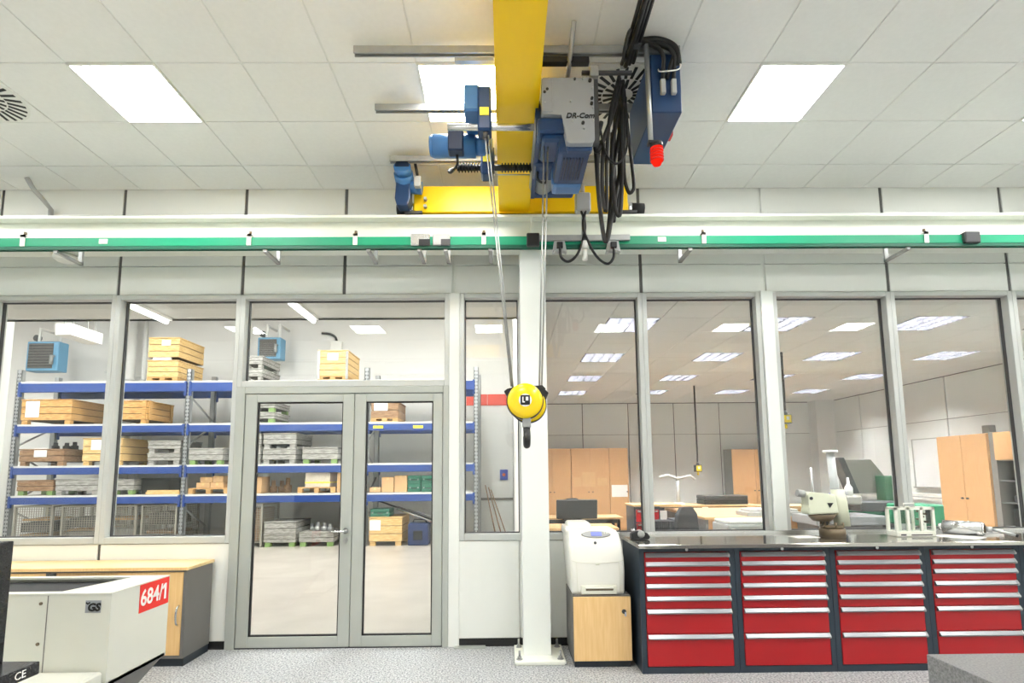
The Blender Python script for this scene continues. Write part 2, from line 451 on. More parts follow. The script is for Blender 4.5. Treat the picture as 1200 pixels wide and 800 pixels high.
MB().cyl((hx, YW-.012, hz-.085), (hx, YW-.02, hz-.085), .024, n=20).box(hx-.006, hx+.006, YW-.026, YW-.018, hz-.115, hz-.075).build('lock', 'steel', l1)
bx(-2.475, -.595, YW-.005, YW+.06, 0, .01).build('threshold', 'dark_grey_plastic', dr)
# ------------------------------------------------------------------ storage hall behind the left windows
HX0, HY1, HZ = -16.0, 13.3, 5.7
tag(bx(HX0, .18, YW+.08, HY1, -.1, 0).build('floor', 'concrete'), 'pale polished concrete floor of the storage hall', kind='structure')
tag(bx(HX0, .18, HY1, HY1+.1, 0, HZ).build('wall_hall_back', 'wall_white'), 'white rear wall of the storage hall behind the rack', kind='structure')
tag(bx(HX0-.1, HX0, YW+.1, HY1, 0, HZ).build('wall_hall_left', 'wall_grey'), 'grey side wall of the storage hall beyond the rack', kind='structure')
tag(bx(.18, .24, YW+.12, 13.75, 0, HZ).build('wall_partition', 'wall_white'), 'white partition wall between storage hall and office', kind='structure')
tag(bx(HX0, .18, 6.1, HY1, HZ, HZ+.1).build('ceiling', 'wall_grey'), 'high grey ceiling of the storage hall', kind='structure')
tag(MB().box(HX0, .18, YW+.12, 6.1, 3.42, 3.6).box(HX0, .18, 6.02, 6.1, 3.42, HZ).build('trim_4', 'wall_grey'), 'low grey soffit of the storage hall behind the transom', kind='structure')
tag(bx(HX0, .17, HY1-.02, HY1, 0, 3.05).build('trim_5', 'panel_cool'), 'pale lower band of the storage hall rear wall', kind='structure')
for x0, x1 in ((-1.02, -.48), (-.47, .07)):
    bx(x0, x1, HY1-.03, HY1-.02, 3.29, 3.58).build('red_panel', 'wall_red', bpy.data.objects['wall_hall_back'])
tag(bx(-1.0, .17, HY1-.05, HY1-.02, .86, .92).build('trim_6', 'shutter_grey'), 'grey dado rail on the storage hall wall beside the rack', kind='structure')
# tubular lamps under the soffit
for x, lab in ((-4.0, 'tube lamp under the soffit in front of the upper wooden crates'), (-2.27, 'tube lamp under the soffit seen through the door transom'), (-6.4, 'tube lamp under the soffit beside the white hall post')):
    t = thing('tube_lamp', lab, 'tube lamp', (x, 5.75, 3.35), group='soffit tube lamps')
    bx(x-.05, x+.05, 5.3, 6.0, 3.39, 3.42).build('housing', 'white_plastic', t)
    cy((x, 5.32, 3.37), (x, 5.98, 3.37), .025).build('tube', 'lamp_tube', t)
# unseen lights added on the high ceiling to brighten the rack fronts
for n, (x, lab) in enumerate(((-12.6, 'added unseen light box above the aisle end'), (-9.4, 'added unseen light box above the first rack bay'), (-6.2, 'added unseen light box above the second rack bay'), (-3.2, 'added unseen light box above the third rack bay'), (-.9, 'added unseen light box by the partition wall'))):
    t = thing('added_hall_light', lab, 'ceiling lamp', (x, 8.8, HZ-.1), group='added hall lights')
    bx(x-.16, x+.16, 7.3, 10.3, HZ-.08, HZ).build('housing', 'white_plastic', t)
    bx(x-.14, x+.14, 7.32, 10.28, HZ-.1, HZ-.08).build('tube', 'added_hall_glow', t)
tag(bx(-6.55, -6.32, 6.3, 6.55, 0, 3.9, bev=.01).build('hall_post', 'column_white'), 'white square post standing in the storage hall near the windows', 'post')

# pallet rack
RX = [-10.8, -7.05, -3.1, -.66]; RF, RB = 11.4, 12.45
LV = {4: 3.65, 3: 2.70, 2: 1.79, 1: 1.15}
rk = thing('pallet_rack', 'blue and galvanised pallet rack full of wooden crates', 'rack', (-5.7, RF, 0))
def upright(x, y, s):
    o = MB().box(x-.055, x+.055, y, y+.012, 0, 3.92).box(x-.055, x-.04, y, y+.09, 0, 3.92).box(x+.04, x+.055, y, y+.09, 0, 3.92).box(x-.08, x+.08, y-.02, y+.12, 0, .012).build('upright', 'rack_steel', rk)
    if s:
        m = MB()
        for k in range(46):
            z = .12+k*.082
            m.box(x-.034, x-.012, y-.002, y, z, z+.035).box(x+.012, x+.034, y-.002, y, z, z+.035)
        h = m.build('hole_strip', 'dark_grey_plastic', o); h['kind'] = 'stuff'
for i, x in enumerate(RX):
    upright(x, RF, True); upright(x, RB-.09, False)
    z = .35; k = 0
    while z < 3.3:
        MB().tube([(x, RF+.06, z if k % 2 else z+.5), (x, RB-.05, z+.5 if k % 2 else z)], .022, n=6).build('brace', 'rack_steel', rk)
        z += .62; k += 1
for a, b in zip(RX, RX[1:]):
    for l, z in LV.items():
        h = .2 if l == 4 else .15
        for y, nm in ((RF-.03, 'beam'), (RB-.03, 'beam')):
            m = MB().box(a+.06, b-.06, y, y+.05, z-.045-h, z-.045, bev=.006)
            m.box(a+.03, a+.075, y-.012, y+.05, z-.06-h*1.4, z-.02).box(b-.075, b-.03, y-.012, y+.05, z-.06-h*1.4, z-.02)
            o = m.build(nm, 'rack_blue', rk)
            if l == 3 and a == -3.1 and y < 12:
                for tx in (-2.93, -2.05): bx(tx, tx+.22, y-.004, y, z-.15, z-.09).build('beam_tag', 'tag_yellow', o)
        n = 5; d = (RB-RF)/n
        for k in range(n):
            bx(a+.06, b-.06, RF-.03+k*d+.004, RF-.03+(k+1)*d-.004, z-.045, z-.004).build('shelf_board', 'rack_deck', rk)

CY = 11.43
def crate(kind, z, x0, x1, h, dep, label, wood='crate_grey', nb=2, feet='block', paper=None, corners=False, group='wooden crates on the rack', y0=CY, name='wooden_crate', lid=True, metal=False, batten=False):
    t = thing(name, label, 'crate', ((x0+x1)/2, y0, z), group=group)
    fh = .09 if feet else 0
    zb, zt = z+fh, z+h-(.025 if lid else 0)
    bx(x0+.012, x1-.012, y0+.012, y0+dep-.012, zb, zt-.005).build('inner_box', 'crate_gap_grey' if wood == 'crate_grey' else 'crate_gap', t)
    bh = (zt-zb)/nb
    for k in range(nb):
        a, b = zb+k*bh+.007, zb+(k+1)*bh-.007; e = random.uniform(0, .004)
        bx(x0, x1, y0-e, y0+.014, a, b, bev=.003).build('board', wood, t)
        bx(x1-.012, x1+e, y0+.015, y0+dep, a, b, bev=.003).build('board', wood, t)
    if batten:
        for xx in (x0+.02, x1-.1): bx(xx, xx+.08, y0-.02, y0-.003, zb, zt).build('batten', wood, t)
        for yy in (y0+.05, y0+dep-.13): bx(x1+.003, x1+.02, yy, yy+.08, zb, zt).build('batten', wood, t)
    if lid: bx(x0-.012, x1+.012, y0-.012, y0+dep+.012, zt, zt+.025, bev=.003).build('lid', wood, t)
    if feet == 'block':
        w_ = min(.12, (x1-x0)/5)
        for xx in (x0+.02, x1-.02-w_):
            for yy in (y0+.01, y0+dep-.12):
                bx(xx, xx+w_, yy, yy+.1, z, z+fh).build('foot', 'lime_green' if corners else wood, t)
    elif feet == 'pallet':
        for xx in (x0, (x0+x1)/2-.06, x1-.12): bx(xx, xx+.12, y0, y0+dep, z+.022, z+fh-.02).build('skid', 'pallet_wood', t)
        bx(x0, x1, y0, y0+.1, z, z+.022).build('skid_board', 'pallet_wood', t); bx(x0, x1, y0, y0+dep, z+fh-.02, z+fh).build('deck_board', 'pallet_wood', t)
    if metal:
        for xx in (x0-.008, x1-.05):
            bx(xx, xx+.058, y0-.01, y0-.004, z+.02, zt+.03).build('corner_iron', 'steel_bright', t)
    if paper:
        px, pz, pw, ph = paper
        bx(px, px+pw, y0-.024 if batten else y0-.0075, y0-.021 if batten else y0-.0055, pz, pz+ph).build('paper_label', 'paper', t)
    return t
crate('pine', 2.7, -10.72, -9.62, .56, .95, 'long pine crate with a white label on the second shelf from the top', 'crate_pine', 3, paper=(-10.62, 2.86, .3, .36))
crate('brown', 1.79, -10.67, -9.7, .37, .9, 'weathered brown crate with a paper label and dark parts on its lid', 'crate_brown', 2, paper=(-10.35, 1.98, .28, .2))
crate('light', 1.79, -9.3, -8.46, .6, .9, 'tall light pine crate with a label beside the brown crate', 'crate_light', 3, paper=(-9.12, 2.13, .28, .22))
crate('ply', 2.7, -8.75, -7.95, .52, .9, 'plywood crate with stencilled marks and a batten frame', 'crate_pine', 3, batten=True)
crate('grey', 1.79, -7.88, -7.17, .26, .8, 'lower grey crate of the pair beside the tall pine crate', nb=2)
crate('grey', 2.05, -7.88, -7.17, .27, .8, 'upper grey crate of the pair beside the tall pine crate', nb=2)
crate('grey', 1.79, -6.98, -6.23, .36, .7, 'single grey crate with green feet next to the middle rack upright', nb=2, corners=True)
crate('greybrown', 1.15, -10.66, -9.88, .33, .7, 'grey brown low crate with green feet on the bottom shelf at the rack end', 'crate_brown', 2, corners=True)
crate('grey', 1.15, -9.83, -8.9, .35, .7, 'whitish grey crate on the bottom shelf above the second mesh cage', nb=2)
crate('grey', 1.15, -8.61, -8.14, .33, .7, 'small grey crate with green feet beside a black box', nb=2, corners=True)
crate('grey', 0, -6.9, -6.18, .2, .6, 'flat grey crate on the hall floor behind the middle rack upright', nb=1, group='crates on the hall floor')
crate('pine2', 3.65, -8.01, -7.33, .48, .95, 'lower half of the stacked pine crates on top of the rack', 'crate_light', 3, feet='pallet', group='crates on top of the rack')
crate('pine2', 4.19, -8.01, -7.33, .46, .95, 'upper pine crate on top of the rack with a small label', 'crate_light', 3, feet=None, paper=(-7.72, 4.46, .2, .13), group='crates on top of the rack')
bx(-7.9, -7.5, CY-.005, CY+.03, 4.13, 4.19).build('spacer', 'rack_deck', bpy.data.objects['wooden_crate.011'] if 'wooden_crate.011' in bpy.data.objects else None)
crate('grey', 3.65, -5.85, -5.45, .28, .9, 'lower grey crate on the rack top under the unit heater', group='crates on top of the rack')
crate('grey', 3.93, -5.85, -5.45, .28, .9, 'upper grey crate on the rack top under the unit heater', group='crates on top of the rack')
crate('steelcrate', 3.65, -4.21, -3.54, .68, .9, 'pale wooden crate with steel corner bands above the double door', 'crate_light', 4, feet='pallet', metal=True, paper=(-4.0, 4.1, .24, .16), group='crates on top of the rack')
crate('grey', 2.7, -5.78, -5.14, .24, .8, 'lower grey crate on the second shelf with green feet', corners=True)
crate('grey', 2.94, -5.78, -5.14, .24, .8, 'upper grey crate on the second shelf with green feet', corners=True)
crate('grey', 1.79, -5.36, -4.64, .34, .85, 'bottom crate of the grey stack behind the door leaf with the handle')
crate('grey', 2.13, -5.36, -4.64, .34, .95, 'top crate of the grey stack behind the door leaf with the handle')
crate('grey', 1.79, -5.92, -5.41, .34, .85, 'lower crate of the half hidden grey pair behind the door frame')
crate('grey', 2.13, -5.92, -5.41, .34, .85, 'upper crate of the half hidden grey pair behind the door frame')
crate('grey', 1.79, -4.49, -3.72, .36, .8, 'single grey crate with green feet beside the grey stack', corners=True)
crate('grey', 0, -5.26, -4.58, .27, .85, 'lower crate of the grey pair on the hall floor', group='crates on the hall floor', corners=True)
crate('grey', .27, -5.26, -4.58, .27, .85, 'upper crate of the grey pair on the hall floor', feet=None, group='crates on the hall floor')
crate('grey', 0, -4.5, -3.76, .31, .85, 'low grey crate on the hall floor holding metal parts', corners=True, group='crates on the hall floor')
crate('kraft', 2.7, -3.0, -2.4, .46, .85, 'pinkish plywood crate on a dark pallet above the empty shelf', 'crate_brown', 2, feet='pallet', paper=(-2.93, 2.95, .3, .2))
crate('pine', 0, -2.99, -2.28, .62, .85, 'new pine crate with a paper label standing on the hall floor', 'crate_light', 3, paper=(-2.98, .33, .24, .22), group='crates on the hall floor')

# loose pallets
def pallet(x0, x1, z, dep, label):
    t = thing('pallet', label, 'pallet', ((x0+x1)/2, CY, z), group='flat pallets on the bottom shelf')
    for k in range(5): bx(x0, x1, CY+k*dep/5+.01, CY+(k+1)*dep/5-.01, z+.1, z+.125).build('deck_board', 'pallet_wood', t)
    for xx in (x0, (x0+x1)/2-.05, x1-.1):
        bx(xx, xx+.1, CY, CY+dep, z, z+.02).build('skid_board', 'pallet_wood', t)
        for yy in (CY, CY+dep-.1): bx(xx, xx+.1, yy, yy+.1, z+.02, z+.1).build('block', 'pallet_wood', t)
pallet(-6.95, -6.08, 1.15, .8, 'wooden pallet with flat cartons beside the middle rack upright')
pallet(-4.57, -3.75, 1.15, .8, 'wooden pallet under the shrink wrapped carton')
def carton(x0, x1, z, h, dep, label, m='cardboard', y0=CY+.03, name='carton', cat='box', tape='crate_light', group='cartons on the rack'):
    t = thing(name, label, cat, ((x0+x1)/2, y0, z), group=group)
    bx(x0, x1, y0, y0+dep, z, z+h, bev=.008).build('body', m, t)
    if tape: bx((x0+x1)/2-.025, (x0+x1)/2+.025, y0-.002, y0+dep, z+h-.06, z+h+.002).build('tape', tape, t)
    return t
t = carton(-4.42, -3.88, 1.275, .40, .6, 'pale carton in shrink wrap with a yellow strap on a pallet', 'shrink_wrap', tape='paper')
bx(-4.425, -3.875, CY+.024, CY+.636, 1.36, 1.39).build('strap', 'tag_yellow', t)
for i, (a, b, z, h) in enumerate(((-6.8, -6.5, 1.275, .12), (-6.49, -6.2, 1.275, .12), (-6.72, -6.45, 1.3985, .12), (-6.44, -6.22, 1.3985, .14))):
    carton(a, b, z, h, .4, 'brown flat carton lying on the %s of the pallet by the upright' % ('bottom layer, outer side', 'bottom layer, inner side', 'top layer, outer side', 'top layer, inner side')[i], group='cartons on the small pallet')
carton(-2.74, -2.475, 1.15, .33, .4, 'brown carton beside the flat cardboard trays')
carton(-2.46, -2.185, 1.15, .365, .4, 'brown carton with a white sticker next to the green cases')
carton(-3.0, -2.76, 1.15, .11, .3, 'flat cardboard tray on the shelf edge', y0=CY)
carton(-3.72, -3.54, 1.15, .43, .4, 'tall slim carton half hidden by the door stile')
carton(-5.54, -5.37, 1.15, .36, .4, 'carton with a white sticker beside the rusty parts', tape=None)
carton(-1.5, -1.4, 1.15, .22, .3, 'narrow red brown carton at the rack end', 'crate_brown', tape=None)
def case(x0, x1, z, h, dep, label, m='case_green', y0=CY+.02, group='green cases'):
    t = thing('tool_case', label, 'case', ((x0+x1)/2, y0, z), group=group)
    bx(x0, x1, y0, y0+dep, z, z+h*.5, bev=.012).build('base', m, t); bx(x0, x1, y0, y0+dep, z+h*.52, z+h, bev=.012).build('lid', m, t)
    bx((x0+x1)/2-.05, (x0+x1)/2+.05, y0-.02, y0, z+h*.4, z+h*.48).build('handle', 'dark_grey_plastic', t)
    for xx in (x0+.04, x1-.07): bx(xx, xx+.03, y0-.008, y0, z+h*.42, z+h*.62).build('latch', 'steel', t)
case(-2.17, -1.885, 1.15, .18, .4, 'lower green case of the pair next to the cartons'); case(-2.17, -1.885, 1.33, .18, .4, 'upper green case of the pair next to the cartons')
case(-1.87, -1.53, 1.15, .18, .4, 'lower green case of the pair at the shelf end'); case(-1.87, -1.53, 1.33, .18, .4, 'upper green case of the pair at the shelf end')
case(-2.98, -2.55, .62, .17, .45, 'green case lying on the new pine crate', group='cases on the hall floor')
# dark lumps of machine parts
def lump(name, label, cat, m, x0, x1, z, h, n=5, y0=CY+.1, dep=.5, group='machine parts on the rack'):
    t = thing(name, label, cat, ((x0+x1)/2, y0, z), group=group)
    wd = (x1-x0)/n
    for k in range(n):
        r = min(wd*.48, h*.5)
        hh = h*random.uniform(.6, 1)
        xx = x0+(k+.5)*wd
        MB().lathe([(r*.9, 0), (r, .01), (r, hh*.5), (r*.6, hh*.55), (r*.55, hh)], (xx, y0+.15+random.uniform(0, .2), z), n=14).build('flange', m, t)
lump('rusty_gears', 'rusty brown machine gears lying on the bottom shelf', 'machine parts', 'crate_brown', -5.34, -4.84, 1.15, .34, 3)
lump('motor_parts', 'small dark machine parts on the brown crate lid', 'machine parts', 'dark_grey_plastic', -10.2, -9.75, 2.163, .17, 3)
lump('flanges', 'shiny metal flanges piled on the low grey crate', 'machine parts', 'zinc', -4.4, -3.85, .31, .22, 4, group='machine parts on the floor')
bx_t = thing('steel_box', 'black steel box next to a small grey crate', 'box', (-7.8, CY, 1.15))
bx(-8.11, -7.5, CY+.2, CY+.8, 1.15, 1.47, bev=.01).build('body', 'black_plastic', bx_t); bx(-8.12, -7.49, CY+.19, CY+.81, 1.47, 1.5, bev=.008).build('lid', 'dark_grey_plastic', bx_t)
sb = thing('spacer_strip', 'pale wooden spacer strip on the front shelf edge', 'wood strip', (-7.5, CY, 1.15))
bx(-7.86, -7.12, CY-.01, CY+.1, 1.15, 1.2).build('batten', 'crate_light', sb); bx(-7.84, -7.14, CY, CY+.09, 1.2, 1.24).build('batten', 'crate_light', sb)
# mesh cages on the floor
def cage(x0, x1, label, fill):
    t = thing('mesh_cage', label, 'mesh cage', ((x0+x1)/2, CY, 0), group='mesh cages under the rack')
    y0, y1, h = CY, CY+.8, .92; r = .02
    m = MB()
    for x in (x0, x1):
        for y in (y0, y1): m.box(x-r, x+r, y-r, y+r, 0, h)
    m.box(x0, x1, y0-r, y0+r, h-.03, h).box(x0, x1, y1-r, y1+r, h-.03, h).box(x0-r, x0+r, y0, y1, h-.03, h).box(x1-r, x1+r, y0, y1, h-.03, h).box(x0, x1, y0, y1, .09, .11)
    m.build('cage_frame', 'wire_zinc', t)
    m = MB(); w_ = .0045
    n = int((x1-x0)/.05)
    for k in range(1, n): x = x0+(x1-x0)*k/n; m.box(x-w_, x+w_, y0-w_, y0+w_, .11, h-.02)
    for k in range(1, 16): z = .11+(h-.13)*k/16; m.box(x0, x1, y0-w_, y0+w_, z-w_, z+w_).box(x1-w_, x1+w_, y0, y1, z-w_, z+w_)
    for k in range(1, 16): y = y0+.05*k; m.box(x1-w_, x1+w_, y-w_, y+w_, .11, h-.02)
    g = m.build('wire_mesh', 'wire_zinc', t); g['kind'] = 'stuff'
    for k, (z, hh, mm) in enumerate(fill):
        bx(x0+.05+.02*k, x1-.05-.03*k, y0+.06, y1-.06, z, z+hh, bev=.006).build('stored_plank', mm, t)
cage(-10.645, -9.838, 'wire mesh cage with brown planks at the rack end', [(.12, .12, 'crate_brown'), (.28, .03, 'crate_pine'), (.36, .2, 'dark_grey_plastic'), (.6, .04, 'crate_pine')])
cage(-9.618, -8.828, 'wire mesh cage with a green grey slab leaning inside', [(.12, .24, 'machine_grey'), (.38, .03, 'crate_pine'), (.46, .2, 'dark_grey_plastic')])
cage(-8.699, -8.037, 'wire mesh cage with a yellow board behind the window mullion', [(.12, .3, 'zinc'), (.6, .05, 'crate_pine')])
cage(-7.9, -7.17, 'dark filled wire mesh cage beside the middle rack upright', [(.12, .1, 'dark_grey_plastic'), (.3, .06, 'crate_brown'), (.5, .25, 'black_plastic')])
cage(-5.88, -5.32, 'wire mesh cage lined with brown board behind the door leaf with the handle', [(.12, .7, 'crate_brown')])
# tool box, extinguisher, leaning rods
t = thing('tool_box', 'dark blue tool box with a pocket beside the pine crate', 'tool box', (-1.93, CY, 0))
bx(-2.15, -1.705, CY, CY+.4, 0, .47, bev=.03, seg=2).build('body', 'case_blue', t); bx(-2.03, -1.83, CY-.03, CY, .12, .32, bev=.01).build('pocket', 'black_plastic', t)
MB().tube([(-2.08, CY+.2, .46), (-2.05, CY+.2, .54), (-1.8, CY+.2, .54), (-1.77, CY+.2, .46)], .015, n=6).build('handle', 'black_plastic', t)
t = thing('fire_extinguisher', 'red fire extinguisher with a white label on the hall floor', 'fire extinguisher', (-1.52, CY, 0))
MB().lathe([(.07, 0), (.075, .02), (.075, .32), (.055, .37), (.025, .39)], (-1.52, CY+.05, 0), n=20).build('cylinder', 'ext_red', t)
bx(-1.56, -1.48, CY-.03, CY-.024, .1, .24).build('label_print', 'paper', t)
MB().cyl((-1.52, CY+.05, .39), (-1.52, CY+.05, .44), .02).box(-1.6, -1.5, CY+.03, CY+.07, .43, .46).build('valve', 'black_plastic', t)
for k, (xa, za, xb, zb, mm, lab) in enumerate(((-2.9, .99, -1.55, .52, 'black_plastic', 'thin black rod of the bundle sloping over the blue tool box'), (-2.42, .80, -1.62, .5, 'steel_bright', 'bright flat metal profile sloping over the blue tool box'), (-2.2, .76, -1.58, .58, 'steel', 'grey steel tube of the bundle sloping over the blue tool box'))):
    t = tag(MB().tube([(xa, CY+.1+.08*k, za), (xb, CY+.05+.08*k, zb)], (.018, .045, .02)[k], n=8).build('long_profile', mm), lab, 'rod', 'long profiles on the hall floor')
for k, x in enumerate((-.5, -.42, -.36)):
    tag(MB().tube([(x-.02, 12.9, 1.25-.06*k), (x+.28+.06*k, 11.9, .0+.02)], .014, n=6).build('leaning_rod', 'crate_brown'), ('thin brown rod leaning against the last rack upright', 'middle brown rod of three leaning beside the rack', 'shortest brown rod of three leaning beside the rack')[k], 'rod', 'rods leaning beside the rack')
t = thing('paper_tray', 'small white box with blue parts on the hall floor', 'box', (.0, 11.5, 0))
bx(-.25, -.02, 11.4, 11.6, 0, .22, bev=.01).build('box', 'paper', t); bx(-.28, .08, 11.36, 11.64, 0, .03).build('board', 'crate_pine', t); MB().cyl((.02, 11.45, .03), (.02, 11.45, .16), .05, .01).build('cone', 'case_blue', t)
t = thing('switch_box', 'blue emergency switch box on the hall wall below the red band', 'switch box', (-.06, HY1-.05, 1.37))
bx(-.16, .04, HY1-.08, HY1-.02, 1.37, 1.63, bev=.01).build('housing', 'blue_plastic', t); cy((-.06, HY1-.1, 1.5), (-.06, HY1-.08, 1.5), .04).build('knob', 'orange_plastic', t)
# unit heaters
def heater(x0, x1, xs, z0, z1, y0, label):
    t = thing('unit_heater', label, 'heater', ((x0+xs)/2, y0, z0), group='unit heaters')
    bx(x0, xs, y0, y0+.3, z0, z1, bev=.015).build('housing', 'heater_blue', t)
    g = bx(x0+.05, x1-.03, y0-.006, y0+.004, z0+.06, z1-.05).build('grille', 'heater_dark', t)
    n = 9
    for k in range(n):
        z = z0+.08+(z1-z0-.16)*k/(n-1)
        bx(x0+.05, x1-.03, y0-.018, y0-.006, z, z+.012).build('slat', 'cab_grey', g)
    MB().tube([(xs-.1, y0+.05, z0+.35), (xs-.1, y0-.06, z0+.35), (xs-.1, y0-.06, z0+.15)], .04, n=8).build('valve', 'zinc', t)
    m = MB()
    for xx in (x0+.15, xs-.1):
        m.tube([(xx, y0+.15, z1), (xx, y0+.15, z1+.35), (xx, HY1-.02, z1+.35)], .035, n=8)
    m.build('pipe', 'pipe_white', t)
    cy((x0+.02, y0+.2, z1+.14), (x0+.02, y0+.28, z1+.14), .08).build('pump', 'dark_grey_plastic', t)
heater(-11.54, -10.87, -10.78, 4.08, 4.8, 12.3, 'blue unit heater with dark grille above the rack end')
heater(-6.15, -5.65, -5.58, 4.4, 4.95, 12.6, 'blue unit heater behind the grey crates on the rack top')
# wall pipes and boxes
for x, r, lab in ((-9.6, .11, 'thick white riser pipe on the storage hall rear wall'), (-9.25, .05, 'slim white riser pipe beside the thick riser')):
    t = tag(MB().cyl((x, 13.08, 0), (x, 13.08, HZ), r).cyl((x, 13.08, 3.95), (x, 13.08, 4.03), r*1.25).build('riser_pipe', 'pipe_white'), lab, 'pipe', 'riser pipes')
tag(MB().tube([(-10.4, 13.27, 4.25), (-10.2, 13.27, 4.15), (-9.7, 13.27, 4.13), (-9.0, 13.27, 4.05), (-8.7, 13.27, 4.1)], .02, n=6).build('conduit_pipe', 'pipe_white'), 'thin white conduit running along the hall rear wall', 'pipe')
t = thing('junction_box', 'grey junction box with a black hose on the hall wall', 'junction box', (-4.35, HY1-.1, 4.75))
bx(-4.55, -4.25, HY1-.14, HY1, 4.7, 5.0, bev=.01).build('box', 'white_plastic', t)
MB().tube([(-4.4, HY1-.07, 5.0), (-4.45, HY1-.07, 5.12), (-4.6, HY1-.07, 5.2), (-4.8, HY1-.07, 5.22)], .03, n=8, smooth_path=4).build('hose', 'black_rubber', t)
t = thing('hanging_duct', 'white ventilation duct end hanging in front of the unit heater', 'duct', (-7.83, 9.0, 4.05))
bx(-7.98, -7.68, 9.0, 9.7, 4.05, 4.26, bev=.006).build('duct', 'white_plastic', t)
m = MB()
for y in (9.1, 9.6): m.cyl((-7.9, y, 4.26), (-7.9, y, HZ), .012, n=6).cyl((-7.75, y, 4.26), (-7.75, y, HZ), .012, n=6)
m.build('hanger', 'zinc', t)
# ------------------------------------------------------------------ office behind the right windows
OX0, OX1, OY0, OY1, OZ = .24, 8.6, YW+.12, 13.65, 3.37
tag(bx(.18, OX1+.1, YW+.08, OY1+.1, -.1, 0).build('floor', 'office_floor'), 'pale office floor behind the drawer cabinets', kind='structure')
ow = tag(bx(.24, OX1+.1, OY1, OY1+.1, 0, 3.5).build('wall_office_back', 'joint_dark'), 'grey panelled rear wall of the office', kind='structure')
for k in range(7):
    x0 = .24+.0 if k == 0 else .82+1.22*(k-1)+.012; x1 = .82+1.22*k-.012 if k < 7 else OX1
    for z0, z1 in ((.05, 2.52), (2.53, OZ-.02)): bx(x0, min(x1, OX1), OY1-.02, OY1+.01, z0, z1, bev=.002).build('wall_panel', 'panel_cool', ow)
orw = tag(bx(OX1, OX1+.1, YW+.12, OY1+.1, 0, 3.5).build('wall_office_right', 'joint_dark'), 'white panelled side wall of the office behind the tall cupboards', kind='structure')
for k in range(7):
    y0 = 5.0+1.22*k
    for z0, z1 in ((.05, 2.52), (2.53, OZ-.02)): bx(OX1-.02, OX1+.01, y0+.012, min(y0+1.208, OY1), z0, z1, bev=.002).build('wall_panel', 'panel_cool', orw)
tag(bx(OX1-.5, OX1, OY1-.35, OY1, 0, OZ).build('trim_7', 'wall_white'), 'boxed white corner column of the office', kind='structure')
oc = tag(bx(.24, OX1, OY0, OY1, OZ+.075, OZ+.15).build('ceiling', 'grid_white'), 'suspended tile ceiling of the office with louvre lamps', kind='structure')
lampc = {(1+3*a, 1+3*b) for a in range(4) for b in range(4)}
gx0, gy0 = .62, 5.31
for i in range(-1, 14):
    for j in range(-1, 14):
        if (i, j) in lampc: continue
        x, y = gx0+.615*i, gy0+.615*j
        a, b, c, d = max(x, OX0), min(x+.609, OX1), max(y, OY0), min(y+.609, OY1-.02)
        if b-a < .05 or d-c < .05: continue
        bx(a, b, c, d, OZ, OZ+.028, bev=.003).build('ceiling_tile', 'ceiling_tile', oc)
names = {0: 'nearest the partition wall', 1: 'above the desks', 2: 'above the green machine', 3: 'beside the panelled side wall'}
rown = {1: 'behind the windows', 4: 'in the second row from the windows', 7: 'in the third row from the windows', 10: 'near the office rear wall'}
for a in range(4):
    for b in range(4):
        x, y = gx0+.615*(1+3*a), gy0+.615*(1+3*b)
        t = thing('louvre_lamp', 'square louvre ceiling lamp %s, %s' % (rown[1+3*b], names[a]), 'ceiling lamp', (x+.3, y+.3, OZ), group='office louvre lamps')
        bx(x+.006, x+.603, y+.006, y+.603, OZ+.06, OZ+.07).build('diffuser', 'lamp_office', t)
        m = MB()
        m.box(x, x+.006, y, y+.609, OZ-.002, OZ+.07).box(x+.603, x+.609, y, y+.609, OZ-.002, OZ+.07).box(x, x+.609, y, y+.006, OZ-.002, OZ+.07).box(x, x+.609, y+.603, y+.609, OZ-.002, OZ+.07)
        for k in range(5):
            c = x+.006+k*.1493; m.prism([(c-.001, OZ), (c+.001, OZ), (c+.02, OZ+.055), (c-.02, OZ+.055)], 'y', y+.002, y+.607)
        for k in range(9):
            c = y+.006+k*.0746; m.prism([(c-.001, OZ+.001), (c+.001, OZ+.001), (c+.02, OZ+.054), (c-.02, OZ+.054)], 'x', x+.002, x+.607)
        m.build('louvre', 'louvre_metal', t)

def cupboard(x0, x1, y0, y1, h, doors, label, face='-y', grey_side=False, group='tall wooden office cupboards', plinth=True):
    t = thing('office_cupboard', label, 'cupboard', ((x0+x1)/2, (y0+y1)/2, 0), group=group)
    if face == '-y':
        bx(x0, x1, y0+.02, y1, .06, h, bev=.004).build('body', 'cab_grey' if grey_side else 'office_wood', t)
        bx(x0+.02, x1-.02, y0+.04, y1, 0, .06).build('plinth', 'cab_plinth', t)
        wd = (x1-x0)/doors
        for k in range(doors):
            d = bx(x0+k*wd+.006, x0+(k+1)*wd-.006, y0, y0+.02, .07, h-.01, bev=.002).build('door', 'office_wood', t)
            kx = x0+(k+1)*wd-.05 if k % 2 == 0 else x0+k*wd+.05
            cy((kx, y0-.03, 1.05), (kx, y0, 1.05), .016, n=10).build('knob', 'dark_grey_plastic', d)
    else:
        bx(x0+.02, x1, y0, y1, .06, h, bev=.004).build('body', 'office_wood', t)
        bx(x0+.04, x1, y0+.02, y1-.02, 0, .06).build('plinth', 'cab_plinth', t)
        wd = (y1-y0)/doors
        for k in range(doors):
            d = bx(x0, x0+.02, y0+k*wd+.004, y0+(k+1)*wd-.004, .07, h-.01, bev=.002).build('door', 'office_wood', t)
            ky = y0+(k+1)*wd-.05 if k % 2 == 0 else y0+k*wd+.05
            cy((x0-.03, ky, 1.05), (x0, ky, 1.05), .016, n=10).build('knob', 'dark_grey_plastic', d)
    return t
cupboard(.68, 1.64, 13.1, 13.55, 2.15, 2, 'wooden cupboard beside the partition wall, half behind the column')
